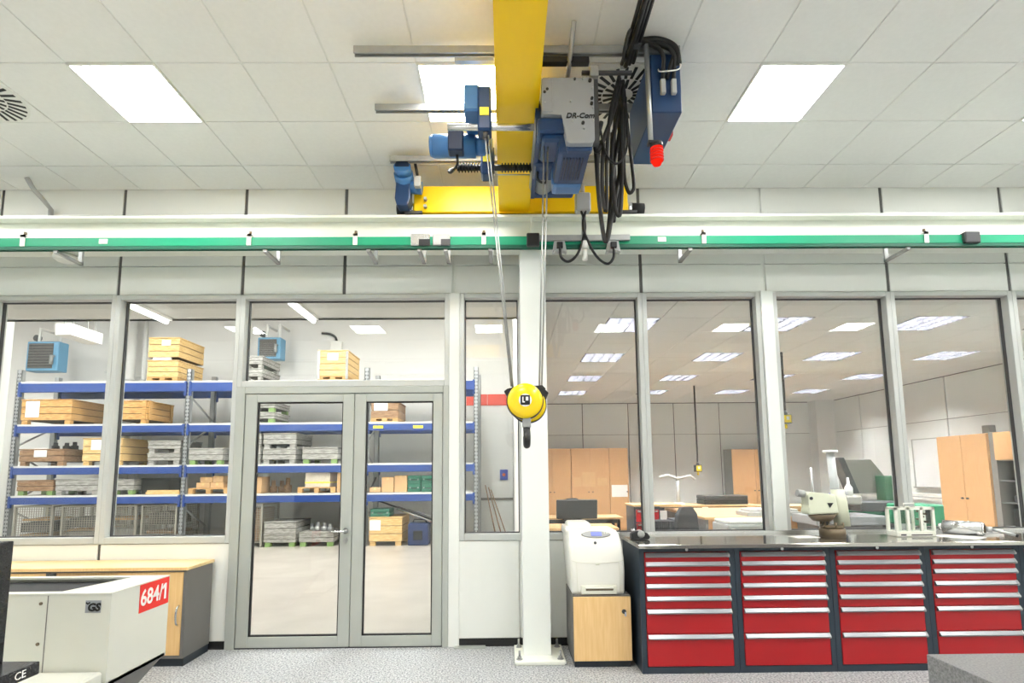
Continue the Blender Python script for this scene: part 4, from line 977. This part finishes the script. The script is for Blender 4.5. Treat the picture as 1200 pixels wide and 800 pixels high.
MB().tube([(1.0, 3.06, 4.15), (1.0, 3.03, 4.11), (1.06, 3.0, 4.09), (1.12, 3.02, 4.12), (1.14, 3.05, 4.18), (1.1, 3.05, 4.2)], .004, n=6, smooth_path=5).build('cable_tie', 'white_plastic', cb)
bx(1.155, 1.18, 3.35, 3.42, 3.9, 3.96).build('red_switch', 'ext_red', cb)
bc = thing('warning_beacon', 'lit red warning beacon on a steel tube below the cabinet', 'beacon', (.95, 3.05, 3.48))
cy((.93, 3.05, 3.64), (.925, 3.05, 4.31), .016, n=10).build('tube', 'steel', bc)
MB().box(.91, .99, 3.03, 3.07, 3.625, 3.645).cyl((.965, 3.05, 3.60), (.965, 3.05, 3.63), .04, n=20).build('socket', 'black_plastic', bc)
MB().lathe([(.004, -.115), (.024, -.11), (.036, -.085), (.04, -.05), (.04, 0)], (.965, 3.05, 3.60), n=24).build('lens', 'lamp_red', bc)
m = MB()
for z in (-.08, -.06, -.04, -.02): m.lathe([(.0405, z-.004), (.043, z), (.0405, z+.004)], (.965, 3.05, 3.60), n=24)
m.build('lens_rib', 'ext_red', bc)

# cable track along the girder and festoon cables
tr = thing('cable_track', 'cable carrier track with black cables running beside the crane girder', 'cable track', (.8, 2.0, 4.2))
bx(.79, .83, -.4, 3.2, 4.27, 4.3).build('track', 'zinc', tr)
for k, (x, z) in enumerate(((.775, 4.24), (.8, 4.225), (.825, 4.24), (.85, 4.25))):
    MB().tube([(x, -.4, z), (x, 1.0, z-.004), (x, 2.2, z), (x+.005, 2.7, z-.01), (x, 3.1, z-.02)], .012 if k != 1 else .015, n=8).build('track_cable', 'black_rubber', tr)
for y in (1.0, 2.4, 2.95): bx(.765, .86, y-.02, y+.02, 4.21, 4.27).build('cable_clip', 'dark_grey_plastic', tr)
MB().tube([(.78, 2.85, 4.24), (.75, 2.82, 4.18), (.74, 2.9, 4.12), (.77, 3.0, 4.16), (.8, 3.05, 4.24)], .01, n=8, smooth_path=4).build('slack_loop', 'black_rubber', tr)
def festoon(pts, r, label):
    return tag(MB().tube(pts, r, n=8, smooth_path=6).build('festoon_cable', 'black_rubber'), label, 'cable', 'festoon cables below the track')
Y0 = 3.25
festoon([(.80, Y0, 4.22), (.82, Y0, 4.0), (.80, Y0, 3.7), (.72, Y0, 3.3), (.68, Y0, 3.1), (.655, Y0, 3.12), (.63, Y0, 3.4), (.62, Y0, 3.7), (.6, Y0-.1, 3.72)], .015, 'longest black festoon cable loop reaching the green rail')
festoon([(.79, Y0+.04, 4.2), (.80, Y0+.04, 3.95), (.74, Y0+.04, 3.6), (.70, Y0+.04, 3.22), (.67, Y0+.04, 3.12), (.645, Y0+.04, 3.3), (.635, Y0+.04, 3.65), (.66, Y0+.02, 3.8)], .013, 'black festoon cable loop just inside the longest one')
festoon([(.81, Y0-.03, 4.2), (.79, Y0-.03, 3.9), (.78, Y0-.03, 3.5), (.765, Y0-.03, 3.28), (.745, Y0-.03, 3.25), (.725, Y0-.03, 3.35), (.72, Y0-.03, 3.7), (.79, Y0-.03, 4.05)], .014, 'medium black festoon cable loop ending above the end carriage')
festoon([(.82, Y0, 4.18), (.83, Y0-.02, 3.9), (.86, Y0-.02, 3.5), (.85, Y0-.02, 3.42), (.82, Y0-.02, 3.42), (.80, Y0-.02, 3.55), (.81, Y0-.02, 3.9), (.83, Y0, 4.1)], .012, 'short black festoon cable loop beside the buffer')
festoon([(.78, Y0-.06, 4.15), (.73, Y0-.08, 3.95), (.66, Y0-.1, 3.75), (.61, Y0-.1, 3.65), (.6, Y0-.1, 3.7), (.64, Y0-.1, 3.85)], .016, 'black cable bundle sloping from the track to the hoist')
festoon([(.63, Y0-.12, 3.78), (.66, Y0-.12, 3.62), (.72, Y0-.12, 3.55), (.78, Y0-.12, 3.6), (.81, Y0-.1, 3.75), (.8, Y0-.08, 4.0)], .007, 'thin black cable hanging in a wide bow beside the hoist')
festoon([(.80, Y0+.08, 4.2), (.765, Y0+.08, 3.9), (.76, Y0+.08, 3.55), (.75, Y0+.08, 3.3), (.735, Y0+.08, 3.28), (.73, Y0+.08, 3.5), (.75, Y0+.08, 3.9)], .013, 'black festoon cable loop behind the medium one')

festoon([(.79, Y0+.12, 4.2), (.81, Y0+.12, 3.9), (.79, Y0+.12, 3.5), (.775, Y0+.12, 3.36), (.76, Y0+.12, 3.36), (.75, Y0+.12, 3.55), (.77, Y0+.12, 3.95)], .012, 'black festoon cable loop at the rear of the bundle')
festoon([(.77, Y0-.09, 4.18), (.70, Y0-.1, 3.9), (.67, Y0-.1, 3.6), (.66, Y0-.1, 3.28), (.645, Y0-.1, 3.26), (.635, Y0-.1, 3.45), (.65, Y0-.1, 3.7)], .013, 'black festoon cable loop hanging closest to the hoist')
festoon([(.8, 3.1, 4.26), (.86, 3.06, 4.33), (.95, 3.05, 4.35), (1.04, 3.05, 4.34), (1.11, 3.04, 4.28), (1.13, 3.05, 4.18)], .02, 'thick black cable bundle bending over the top of the blue cabinet')
# current collector
cc = thing('current_collector', 'grey junction box with collector trolleys hanging at the green rail', 'current collector', (.67, 4.2, 3.4))
bx(.605, .735, 4.14, 4.22, 3.77, 3.935, bev=.012).build('junction_box', 'grey_plastic', cc)
cy((.67, 4.18, 3.935), (.67, 4.18, 4.02), .02, n=10).build('gland', 'grey_plastic', cc); cy((.67, 4.18, 4.02), (.67, 4.4, 4.1), .015, n=8).build('support_arm', 'zinc', cc)
bx(.655, .69, 4.15, 4.18, 3.5, 3.77).build('hanger', 'zinc', cc); MB().cyl((.675, 4.16, 3.43), (.675, 4.16, 3.5), .04, .03, n=16).cyl((.675, 4.16, 3.34), (.675, 4.16, 3.43), .022, n=12).build('guide_pin', 'white_plastic', cc)
for x in (.462, .913):
    c = MB().prism([(x-.06, 3.4), (x-.035, 3.42), (x+.035, 3.42), (x+.06, 3.4), (x+.045, 3.5), (x-.045, 3.5)], 'y', 4.14, 4.2, bev=.004).build('collector_trolley', 'grey_plastic', cc)
    bx(x-.025, x+.025, 4.11, 4.14, 3.43, 3.48, bev=.004).build('contact_block', 'black_plastic', c)
MB().tube([(.655, 4.16, 3.77), (.68, 4.15, 3.66), (.67, 4.15, 3.55), (.61, 4.13, 3.38), (.53, 4.12, 3.31), (.47, 4.12, 3.35), (.462, 4.12, 3.43)], .011, n=8, smooth_path=5).build('collector_cable', 'black_rubber', cc)
MB().tube([(.69, 4.16, 3.77), (.665, 4.14, 3.66), (.68, 4.14, 3.55), (.76, 4.13, 3.37), (.85, 4.12, 3.29), (.905, 4.12, 3.34), (.913, 4.12, 3.43)], .011, n=8, smooth_path=5).build('collector_cable', 'black_rubber', cc)
# ------------------------------------------------------------------ drawer cabinets and worktop
def drawer_cabinet(x0, label, sty=0):
    t = thing('drawer_cabinet', label, 'drawer cabinet', (x0+.38, 4.5, 0), group='red drawer cabinets')
    x1 = x0+.764; y0, y1 = 4.20, 4.78
    m = MB().box(x0, x0+.04, y0, y1, 0, .966).box(x1-.04, x1, y0, y1, 0, .966).box(x0+.04, x1-.04, y0, y1, .0, .05).box(x0+.04, x1-.04, y0, y1, .930, .966).box(x0+.04, x1-.04, y1-.02, y1, .05, .925)
    m.box(x0+.04, x1-.04, y0+.03, y0+.05, .05, .925)
    m.build('carcass', 'cabinet_anthracite', t)
    hs = [.905, .833, .757, .663, .567, .469, .276]; bs = [.852, .780, .686, .590, .494, .302, .055]
    for hz, bz in zip(hs, bs):
        top = hz+.022
        d = bx(x0+.044, x1-.044, y0-.004, y0+.028, bz, top, bev=.002).build('drawer', 'cabinet_red', t)
        h_ = MB().prism([(y0-.004, hz-.018), (y0-.026, hz-.014), (y0-.03, hz-.004), (y0-.012, hz+.02), (y0-.004, hz+.02)], 'x', x0+.05, x1-.05).build('handle', 'handle_metal', d)
        MB().prism([(y0-.004, hz-.02), (y0-.028, hz-.016), (y0-.032, hz-.004), (y0-.012, hz+.022), (y0-.004, hz+.022)], 'x', x1-.06, x1-.048).build('handle_catch', 'grey_plastic', d)
    cy((x0+.382, y0-.008, .948), (x0+.382, y0, .948), .013, n=14).build('lock', 'steel_bright', t)
    return t
for k, lab in enumerate(('red drawer cabinet next to the printer pedestal', 'second red drawer cabinet from the printer', 'third red drawer cabinet from the printer, below the bench instrument', 'fourth red drawer cabinet from the printer, below the spindle', 'fifth red drawer cabinet from the printer at the bench end')):
    drawer_cabinet(1.055+.767*k, lab)
wt = thing('worktop', 'shiny steel worktop lying across the red drawer cabinets', 'worktop', (3, 4.4, .967))
bx(1.035, 4.91, 4.115, 4.80, .967, .998, bev=.003).build('slab', 'worktop_steel', wt); bx(1.035, 4.91, 4.80, 4.815, .967, 1.02).build('upstand', 'steel_bright', wt)

# ------------------------------------------------------------------ printer on pedestal
t = thing('pedestal_cabinet', 'small beech fronted pedestal cabinet under the printer', 'cabinet', (.78, 4.55, 0))
bx(.535, 1.01, 4.35, 4.8, .05, .568, bev=.003).build('body', 'cab_grey', t)
d = bx(.54, 1.008, 4.33, 4.35, .055, .555, bev=.002).build('door', 'beech', t)
bx(.545, 1.0, 4.36, 4.79, 0, .05).build('plinth', 'cab_plinth', t)
MB().cyl((.95, 4.322, .44), (.95, 4.33, .44), .018, n=16).build('lock', 'dark_grey_plastic', d); bx(.952, .966, 4.316, 4.322, .405, .44).build('key', 'chrome', d)
pr = thing('laser_printer', 'white laser printer standing on the beech pedestal', 'printer', (.75, 4.55, .568))
def loft(sections, name, m, parent, r=.03, n=4):
    b = MB(); rings = []
    for z, x0, x1, y0, y1 in sections:
        ring = []
        for cx, cy_, a0 in ((x1-r, y0+r, -90), (x1-r, y1-r, 0), (x0+r, y1-r, 90), (x0+r, y0+r, 180)):
            for k in range(n+1):
                a = math.radians(a0+90*k/n); ring.append(b.bm.verts.new((cx+r*math.cos(a), cy_+r*math.sin(a), z)))
        rings.append(ring)
    N = len(rings[0])
    for p, q in zip(rings, rings[1:]):
        for k in range(N):
            f = b.bm.faces.new((p[k], p[(k+1)%N], q[(k+1)%N], q[k])); f.smooth = True
    b.bm.faces.new(rings[0][::-1]); b.bm.faces.new(rings[-1])
    return b.build(name, m, parent)
body = loft([(.57, .54, .968, 4.37, 4.8), (.60, .535, .972, 4.355, 4.8), (.75, .525, .976, 4.35, 4.8), (.86, .518, .972, 4.352, 4.8), (.95, .512, .964, 4.368, 4.8), (1.0, .513, .958, 4.39, 4.8), (1.04, .518, .95, 4.425, 4.8), (1.07, .53, .94, 4.475, 4.8), (1.078, .55, .92, 4.5, 4.79)], 'body', 'printer_white', pr)
loft([(1.04, .50, .55, 4.50, 4.8), (1.1, .505, .555, 4.52, 4.8)], 'hinge_cover', 'printer_white', pr, r=.015)
loft([(1.06, .53, .74, 4.50, 4.8), (1.12, .535, .73, 4.54, 4.8), (1.135, .55, .715, 4.56, 4.79)], 'output_tray', 'printer_white', pr, r=.02)
pan = MB().lathe([(.125, 0), (.115, .008)], (0, 0, 0), n=32).build('control_panel', 'grey_plastic', pr, local=True)
pan.scale = (1, .3, 1); pan.location = (.755-.75, 4.428-4.55, 1.045-.568); pan.rotation_euler = (.72, 0, 0)
bx(.712, .80, 4.405, 4.445, 1.054, 1.058).rot(.72, 'X', (.755, 4.428, 1.045)).build('display', 'lcd_blue', pr)
for k in range(3): cy((.825+.02*k, 4.428, 1.05), (.825+.02*k, 4.421, 1.06), .006, n=8).build('button', 'printer_cream', pr)
MB().lathe([(.012, -.004), (.012, 0)], (.735, 4.362, .985), axis='y', n=16).build('badge', 'dark_grey_plastic', pr)
# seam following the front cover
MB().tube([(.53, 4.349, .845), (.6, 4.346, .832), (.75, 4.344, .822), (.9, 4.346, .832), (.965, 4.349, .845)], .0025, n=6, smooth_path=4).build('cover_seam', 'printer_cream', pr)
MB().tube([(.575, 4.348, .83), (.578, 4.349, .7), (.582, 4.354, .59)], .002, n=6).build('cover_seam', 'printer_cream', pr); MB().tube([(.925, 4.348, .83), (.93, 4.349, .7), (.93, 4.354, .59)], .002, n=6).build('cover_seam', 'printer_cream', pr)
bx(.73, .765, 4.338, 4.35, .808, .822, bev=.004).build('latch', 'printer_cream', pr)
tray = MB().box(.605, .9, 4.338, 4.36, .575, .645, bev=.004).build('paper_tray', 'printer_cream', pr)
bx(.645, .87, 4.334, 4.3385, .605, .628, bev=.002).build('grip', 'instrument_brown', tray); bx(.64, .875, 4.325, 4.338, .622, .634, bev=.003).build('grip_lip', 'printer_white', tray)
# dark roll behind the printer beside the cabinet
t = thing('tape_dispenser', 'small black and silver tape dispenser on the worktop corner', 'tape dispenser', (1.13, 4.45, 1.0))
MB().prism([(1.05, 1.0), (1.2, 1.0), (1.215, 1.02), (1.19, 1.055), (1.1, 1.075), (1.055, 1.05)], 'y', 4.42, 4.49, bev=.01).build('body', 'black_plastic', t)
MB().lathe([(.012, -.008), (.03, -.006), (.032, .075), (.012, .078)], (1.135, 4.42, 1.045), axis='y', n=20).build('tape_roll', 'grey_plastic', t); bx(1.06, 1.09, 4.43, 4.48, 1.065, 1.085, bev=.004).build('cutter', 'steel_bright', t)

# ------------------------------------------------------------------ instruments on the worktop
t = thing('bench_projector', 'cream bench instrument with a round brown base on the worktop', 'instrument', (2.82, 4.5, 1.0))
MB().cyl((2.81, 4.5, .998), (2.81, 4.5, 1.07), .1, n=32).cyl((2.81, 4.5, 1.07), (2.81, 4.5, 1.1), .088, n=32).build('base', 'instrument_brown', t)
for a in range(6):
    an = a*math.pi/3+.3
    cy((2.81+.08*math.cos(an), 4.5+.08*math.sin(an), 1.08), (2.81+.08*math.cos(an), 4.5+.08*math.sin(an), 1.125), .012, n=8).build('base_stud', 'instrument_brown', t)
loft([(1.09, 2.84, 2.95, 4.44, 4.54), (1.3, 2.828, 2.935, 4.44, 4.54), (1.40, 2.825, 2.92, 4.45, 4.53)], 'column', 'instrument_cream', t, r=.03)
MB().prism([(2.575, 1.36), (2.60, 1.385), (2.70, 1.375), (2.82, 1.36), (2.84, 1.2), (2.58, 1.19), (2.57, 1.22), (2.60, 1.27)], 'y', 4.43, 4.55, bev=.02).build('head', 'instrument_cream', t)
cy((2.52, 4.49, 1.375), (2.58, 4.49, 1.365), .03, n=16).build('eyepiece', 'grey_plastic', t)
cy((2.605, 4.425, 1.33), (2.605, 4.432, 1.33), .014, n=14).build('knob', 'dark_grey_plastic', t); MB().prism([(2.74, 1.29), (2.79, 1.29), (2.76, 1.25)], 'y', 4.424, 4.432).build('clamp_lever', 'black_plastic', t)
MB().lathe([(.11, 0), (.1, -.02), (.07, -.055), (.03, -.06)], (2.72, 4.49, 1.19), n=24).build('lens_cup', 'instrument_brown', t); cy((2.75, 4.49, 1.09), (2.75, 4.49, 1.14), .02, n=12).build('nozzle', 'dark_grey_plastic', t)
tag(bx(2.45, 2.66, 4.42, 4.56, .998, 1.001).rot(.15, 'Z', (2.5, 4.5, 1)).build('paper_sheet', 'paper'), 'white paper slip lying beside the cream bench instrument', 'paper')
t = thing('sample_case', 'cream framed glazed case with small parts on the worktop', 'case', (3.5, 4.5, 1.0))
x0, x1, y0, y1, z0, z1 = 3.325, 3.665, 4.44, 4.56, .998, 1.245
m = MB().box(x0, x1, y0, y1, z0, z0+.045, bev=.004)
for x in (x0, x0+.1, x0+.215, x1-.022): m.box(x, x+.022, y0, y0+.02, z0+.045, z1); m.box(x, x+.022, y1-.02, y1, z0+.045, z1)
m.box(x0, x1, y0, y0+.02, z1-.02, z1).box(x0, x1, y1-.02, y1, z1-.02, z1).box(x0, x0+.02, y0+.02, y1-.02, z1-.02, z1).box(x1-.02, x1, y0+.02, y1-.02, z1-.02, z1)
m.build('frame', 'frame_cream', t)
bx(x0+.005, x1-.005, y0+.004, y0+.007, z0+.045, z1-.02).build('front_glass', 'glass_case', t)
for k in range(8): cy((3.56+.03*(k % 3), 4.47+.01*(k % 2), 1.075+.022*k), (3.56+.03*(k % 3), 4.50+.01*(k % 2), 1.075+.022*k), .009, n=8).build('sample_pin', 'instrument_brown', t)
bx(3.36, 3.405, y0-.002, y0, z0+.012, z0+.022).build('slot', 'dark_grey_plastic', t); bx(3.45, 3.63, y0-.002, y0, z0+.012, z0+.02).build('slot', 'dark_grey_plastic', t)
MB().tube([(3.45, 4.5, z1), (3.45, 4.5, z1+.03), (3.54, 4.5, z1+.03), (3.54, 4.5, z1)], .006, n=6).build('handle', 'white_plastic', t)
bx(3.44, 3.55, 4.55, 4.58, z0+.1, z1-.03).build('partition', 'machine_green', t)
t = thing('machine_spindle', 'shiny machined spindle with a long shaft lying on papers', 'spindle', (4.0, 4.45, 1.0))
A = Vector((3.86, 4.60, 1.062)); B = Vector((4.03, 4.40, 1.062)); D = (B-A).normalized()
MB().cyl(A, B, .06, n=28).build('housing', 'steel_bright', t)
MB().cyl(B, B+D*.012, .052, n=28).build('flange', 'chrome', t); MB().cyl(A-D*.03, A, .03, n=18).build('tail_piece', 'chrome', t)
MB().cyl(B+D*.012, B+D*.02, .03, n=20).build('bore_ring', 'instrument_brown', t); MB().cyl(B+D*.02, B+D*.06, .024, n=16).cyl(B+D*.06, B+D*.2+Vector((0, 0, -.035)), .012, n=12).build('shaft', 'steel', t)
cy(B+D*.2+Vector((0, 0, -.035)), B+D*.215+Vector((0, 0, -.04)), .014, n=12).build('shaft_tip', 'black_plastic', t)
tag(bx(3.72, 3.95, 4.25, 4.55, .998, 1.0005).rot(.5, 'Z', (3.8, 4.4, 1)).build('paper_sheet', 'paper'), 'white paper sheet under the machined spindle', 'paper')
tag(MB().box(4.1, 4.42, 4.62, 4.76, .998, 1.03, bev=.004).build('paper_pad', 'paper'), 'white paper pad behind the machined spindle', 'paper')

# ------------------------------------------------------------------ sideboards on the left
def sideboard(x0, x1, label, doors, handle):
    t = thing('sideboard', label, 'sideboard', ((x0+x1)/2, 4.66, 0), group='grey sideboards with beech doors')
    m = MB().box(x0, x0+.025, 4.475, 4.86, .065, .775).box(x1-.025, x1, 4.475, 4.86, .065, .775).box(x0+.025, x1-.025, 4.475, 4.86, .065, .085).box(x0+.025, x1-.025, 4.475, 4.86, .764, .775).box(x0+.025, x1-.025, 4.84, 4.86, .085, .745)
    m.build('body', 'cab_grey', t)
    bx(x0, x1-.0, 4.49, 4.85, 0, .065).build('plinth', 'cab_plinth', t)
    for a, b, y in doors: 
        d = bx(a, b, y, y+.018, .088, .761, bev=.002).build('door', 'beech', t)
        if b == doors[0][1] and handle:
            MB().tube([(handle, y, .49), (handle, y-.025, .47), (handle-.004, y-.03, .41), (handle, y-.025, .35), (handle, y, .33)], .008, n=8, smooth_path=5).build('handle', 'chrome', d)
    return t
sideboard(-3.83, -2.69, 'grey sideboard with beech sliding doors and a chrome handle by the door', [(-3.27, -2.72, 4.478), (-3.80, -3.25, 4.50)], -2.745)
sideboard(-4.98, -3.84, 'grey sideboard with beech doors behind the granite machine', [(-4.41, -3.87, 4.478), (-4.95, -4.4, 4.50)], None)
t = thing('beech_worktop', 'long beech worktop lying across the grey sideboards', 'worktop', (-3.8, 4.66, .776))
bx(-4.99, -2.68, 4.462, 4.87, .777, .805, bev=.003).build('board', 'beech_top', t); bx(-4.99, -2.68, 4.459, 4.462, .779, .803).build('edge_band', 'beech', t)

# ------------------------------------------------------------------ measuring machine in the foreground
mm = thing('measuring_machine', 'beige machine housing with a red number plate in front of the sideboard', 'machine', (-3.0, 3.35, 0))
X0, X1, Y0_, Y1_, Z1_ = -4.2, -2.29, 3.10, 3.62, .90
MB().box(X0, X1, Y0_, Y0_+.012, .38, Z1_-.01).box(X1-.012, X1, Y0_+.012, Y1_, .38, Z1_-.01).box(X0, X1-.012, Y1_-.012, Y1_, .38, Z1_-.01).box(X0, X1, Y0_+.012, Y1_-.012, .38, .4).build('housing', 'machine_beige', mm)
m = MB()
m.prism([(X0, Y0_), (X1, Y0_), (X1, Y1_), (-2.5, Y1_-.05), (-2.62, Y0_+.055), (X0, Y0_+.055)], 'z', Z1_-.012, Z1_)
m.prism([(X0, Y1_-.05), (-2.5, Y1_-.05), (X1, Y1_), (X0, Y1_)], 'z', Z1_-.012, Z1_)
m.build('top_rim', 'machine_beige', mm)
bx(X0, X1-.02, Y0_+.02, Y1_-.02, Z1_-.045, Z1_-.035).build('well_floor', 'machine_dark', mm)
MB().prism([(X0, 0), (-2.62, 0), (X1, .38), (X0, .38)], 'y', Y0_+.06, Y1_-.04).build('base', 'cab_grey', mm)
bx(-2.655, -2.65, Y0_-.0015, Y0_, .39, Z1_-.012).build('panel_joint', 'cab_grey', mm)
for z in (.845, .62): cy((-2.69, Y0_-.006, z), (-2.69, Y0_, z), .009, n=10).build('screw', 'instrument_brown', mm)
np_ = MB().box(X1, X1+.003, 3.335, 3.612, .722, .893).build('number_plate', 'sign_red', mm)
tx = text('684/', .138, 'lettering', 'print_white', np_, (X1+.0045, 3.442, .805), (math.pi/2, 0, math.pi/2), ext=.001, bold=.0022)
tx.scale = (.84, 1, 1)
MB().prism([(3.565, .757), (3.583, .757), (3.583, .858), (3.569, .858), (3.545, .838), (3.545, .822), (3.565, .833)], 'x', X1+.003, X1+.0055).build('lettering', 'print_white', np_)
gs = bx(-2.435, -2.345, Y0_-.003, Y0_, .79, .86, bev=.001).build('badge', 'hoist_grey', mm)
text('GS', .06, 'lettering', 'print_black', gs, (-2.385, Y0_-.004, .82), FRONT, ext=.001, shear=.15, bold=.0025)
MB().prism([(-2.43, .852), (-2.42, .845), (-2.41, .852), (-2.405, .846), (-2.42, .836), (-2.432, .844)], 'y', Y0_-.0045, Y0_-.003).build('emblem', 'print_black', gs)
t = thing('machine_bed', 'beige machine bed below the dark granite plate', 'machine bed', (-3.2, 2.3, 0)); bx(-4.2, -2.3, 1.6, 3.09, .08, .47, bev=.01).build('bed', 'machine_beige', t); bx(-4.1, -2.4, 1.7, 3.0, 0, .08).build('plinth', 'cab_plinth', t)
gp = thing('granite_plate', 'dark granite plate with a mark on its edge on the machine bed', 'granite plate', (-2.9, 2.2, .47))
bx(-3.6, -2.09, 1.5, 2.43, .70, .755, bev=.004).build('plate', 'granite_dark', gp); bx(-3.5, -2.6, 1.6, 2.36, .47, .70).build('feet', 'dark_grey_plastic', gp)
text('CE', .045, 'lettering', 'print_white', gp, (-2.0895, 2.335, .728), (math.pi/2, 0, math.pi/2), ext=.001)
t = thing('granite_block', 'black granite block standing upright on the granite plate', 'granite block', (-2.6, 2.36, .755)); bx(-3.0, -2.245, 2.30, 2.42, .755, 1.285, bev=.004).build('block', 'granite_dark', t); bx(-2.9, -2.6, 2.42, 2.5, .755, 1.0, bev=.004).build('rear_foot', 'granite_dark', t)
# granite table on the right
t = thing('granite_table', 'grey granite surface plate table opposite the red drawers', 'granite table', (2.5, 1.7, 0))
bx(1.765, 3.4, .9, 2.25, .66, .8, bev=.003).build('plate', 'granite_light', t)
for x in (1.9, 3.2):
    for y in (1.0, 2.1): bx(x, x+.08, y, y+.08, 0, .66).build('leg', 'cab_grey', t)
bx(1.9, 3.28, 1.0, 2.18, .58, .64).build('frame', 'cab_grey', t)
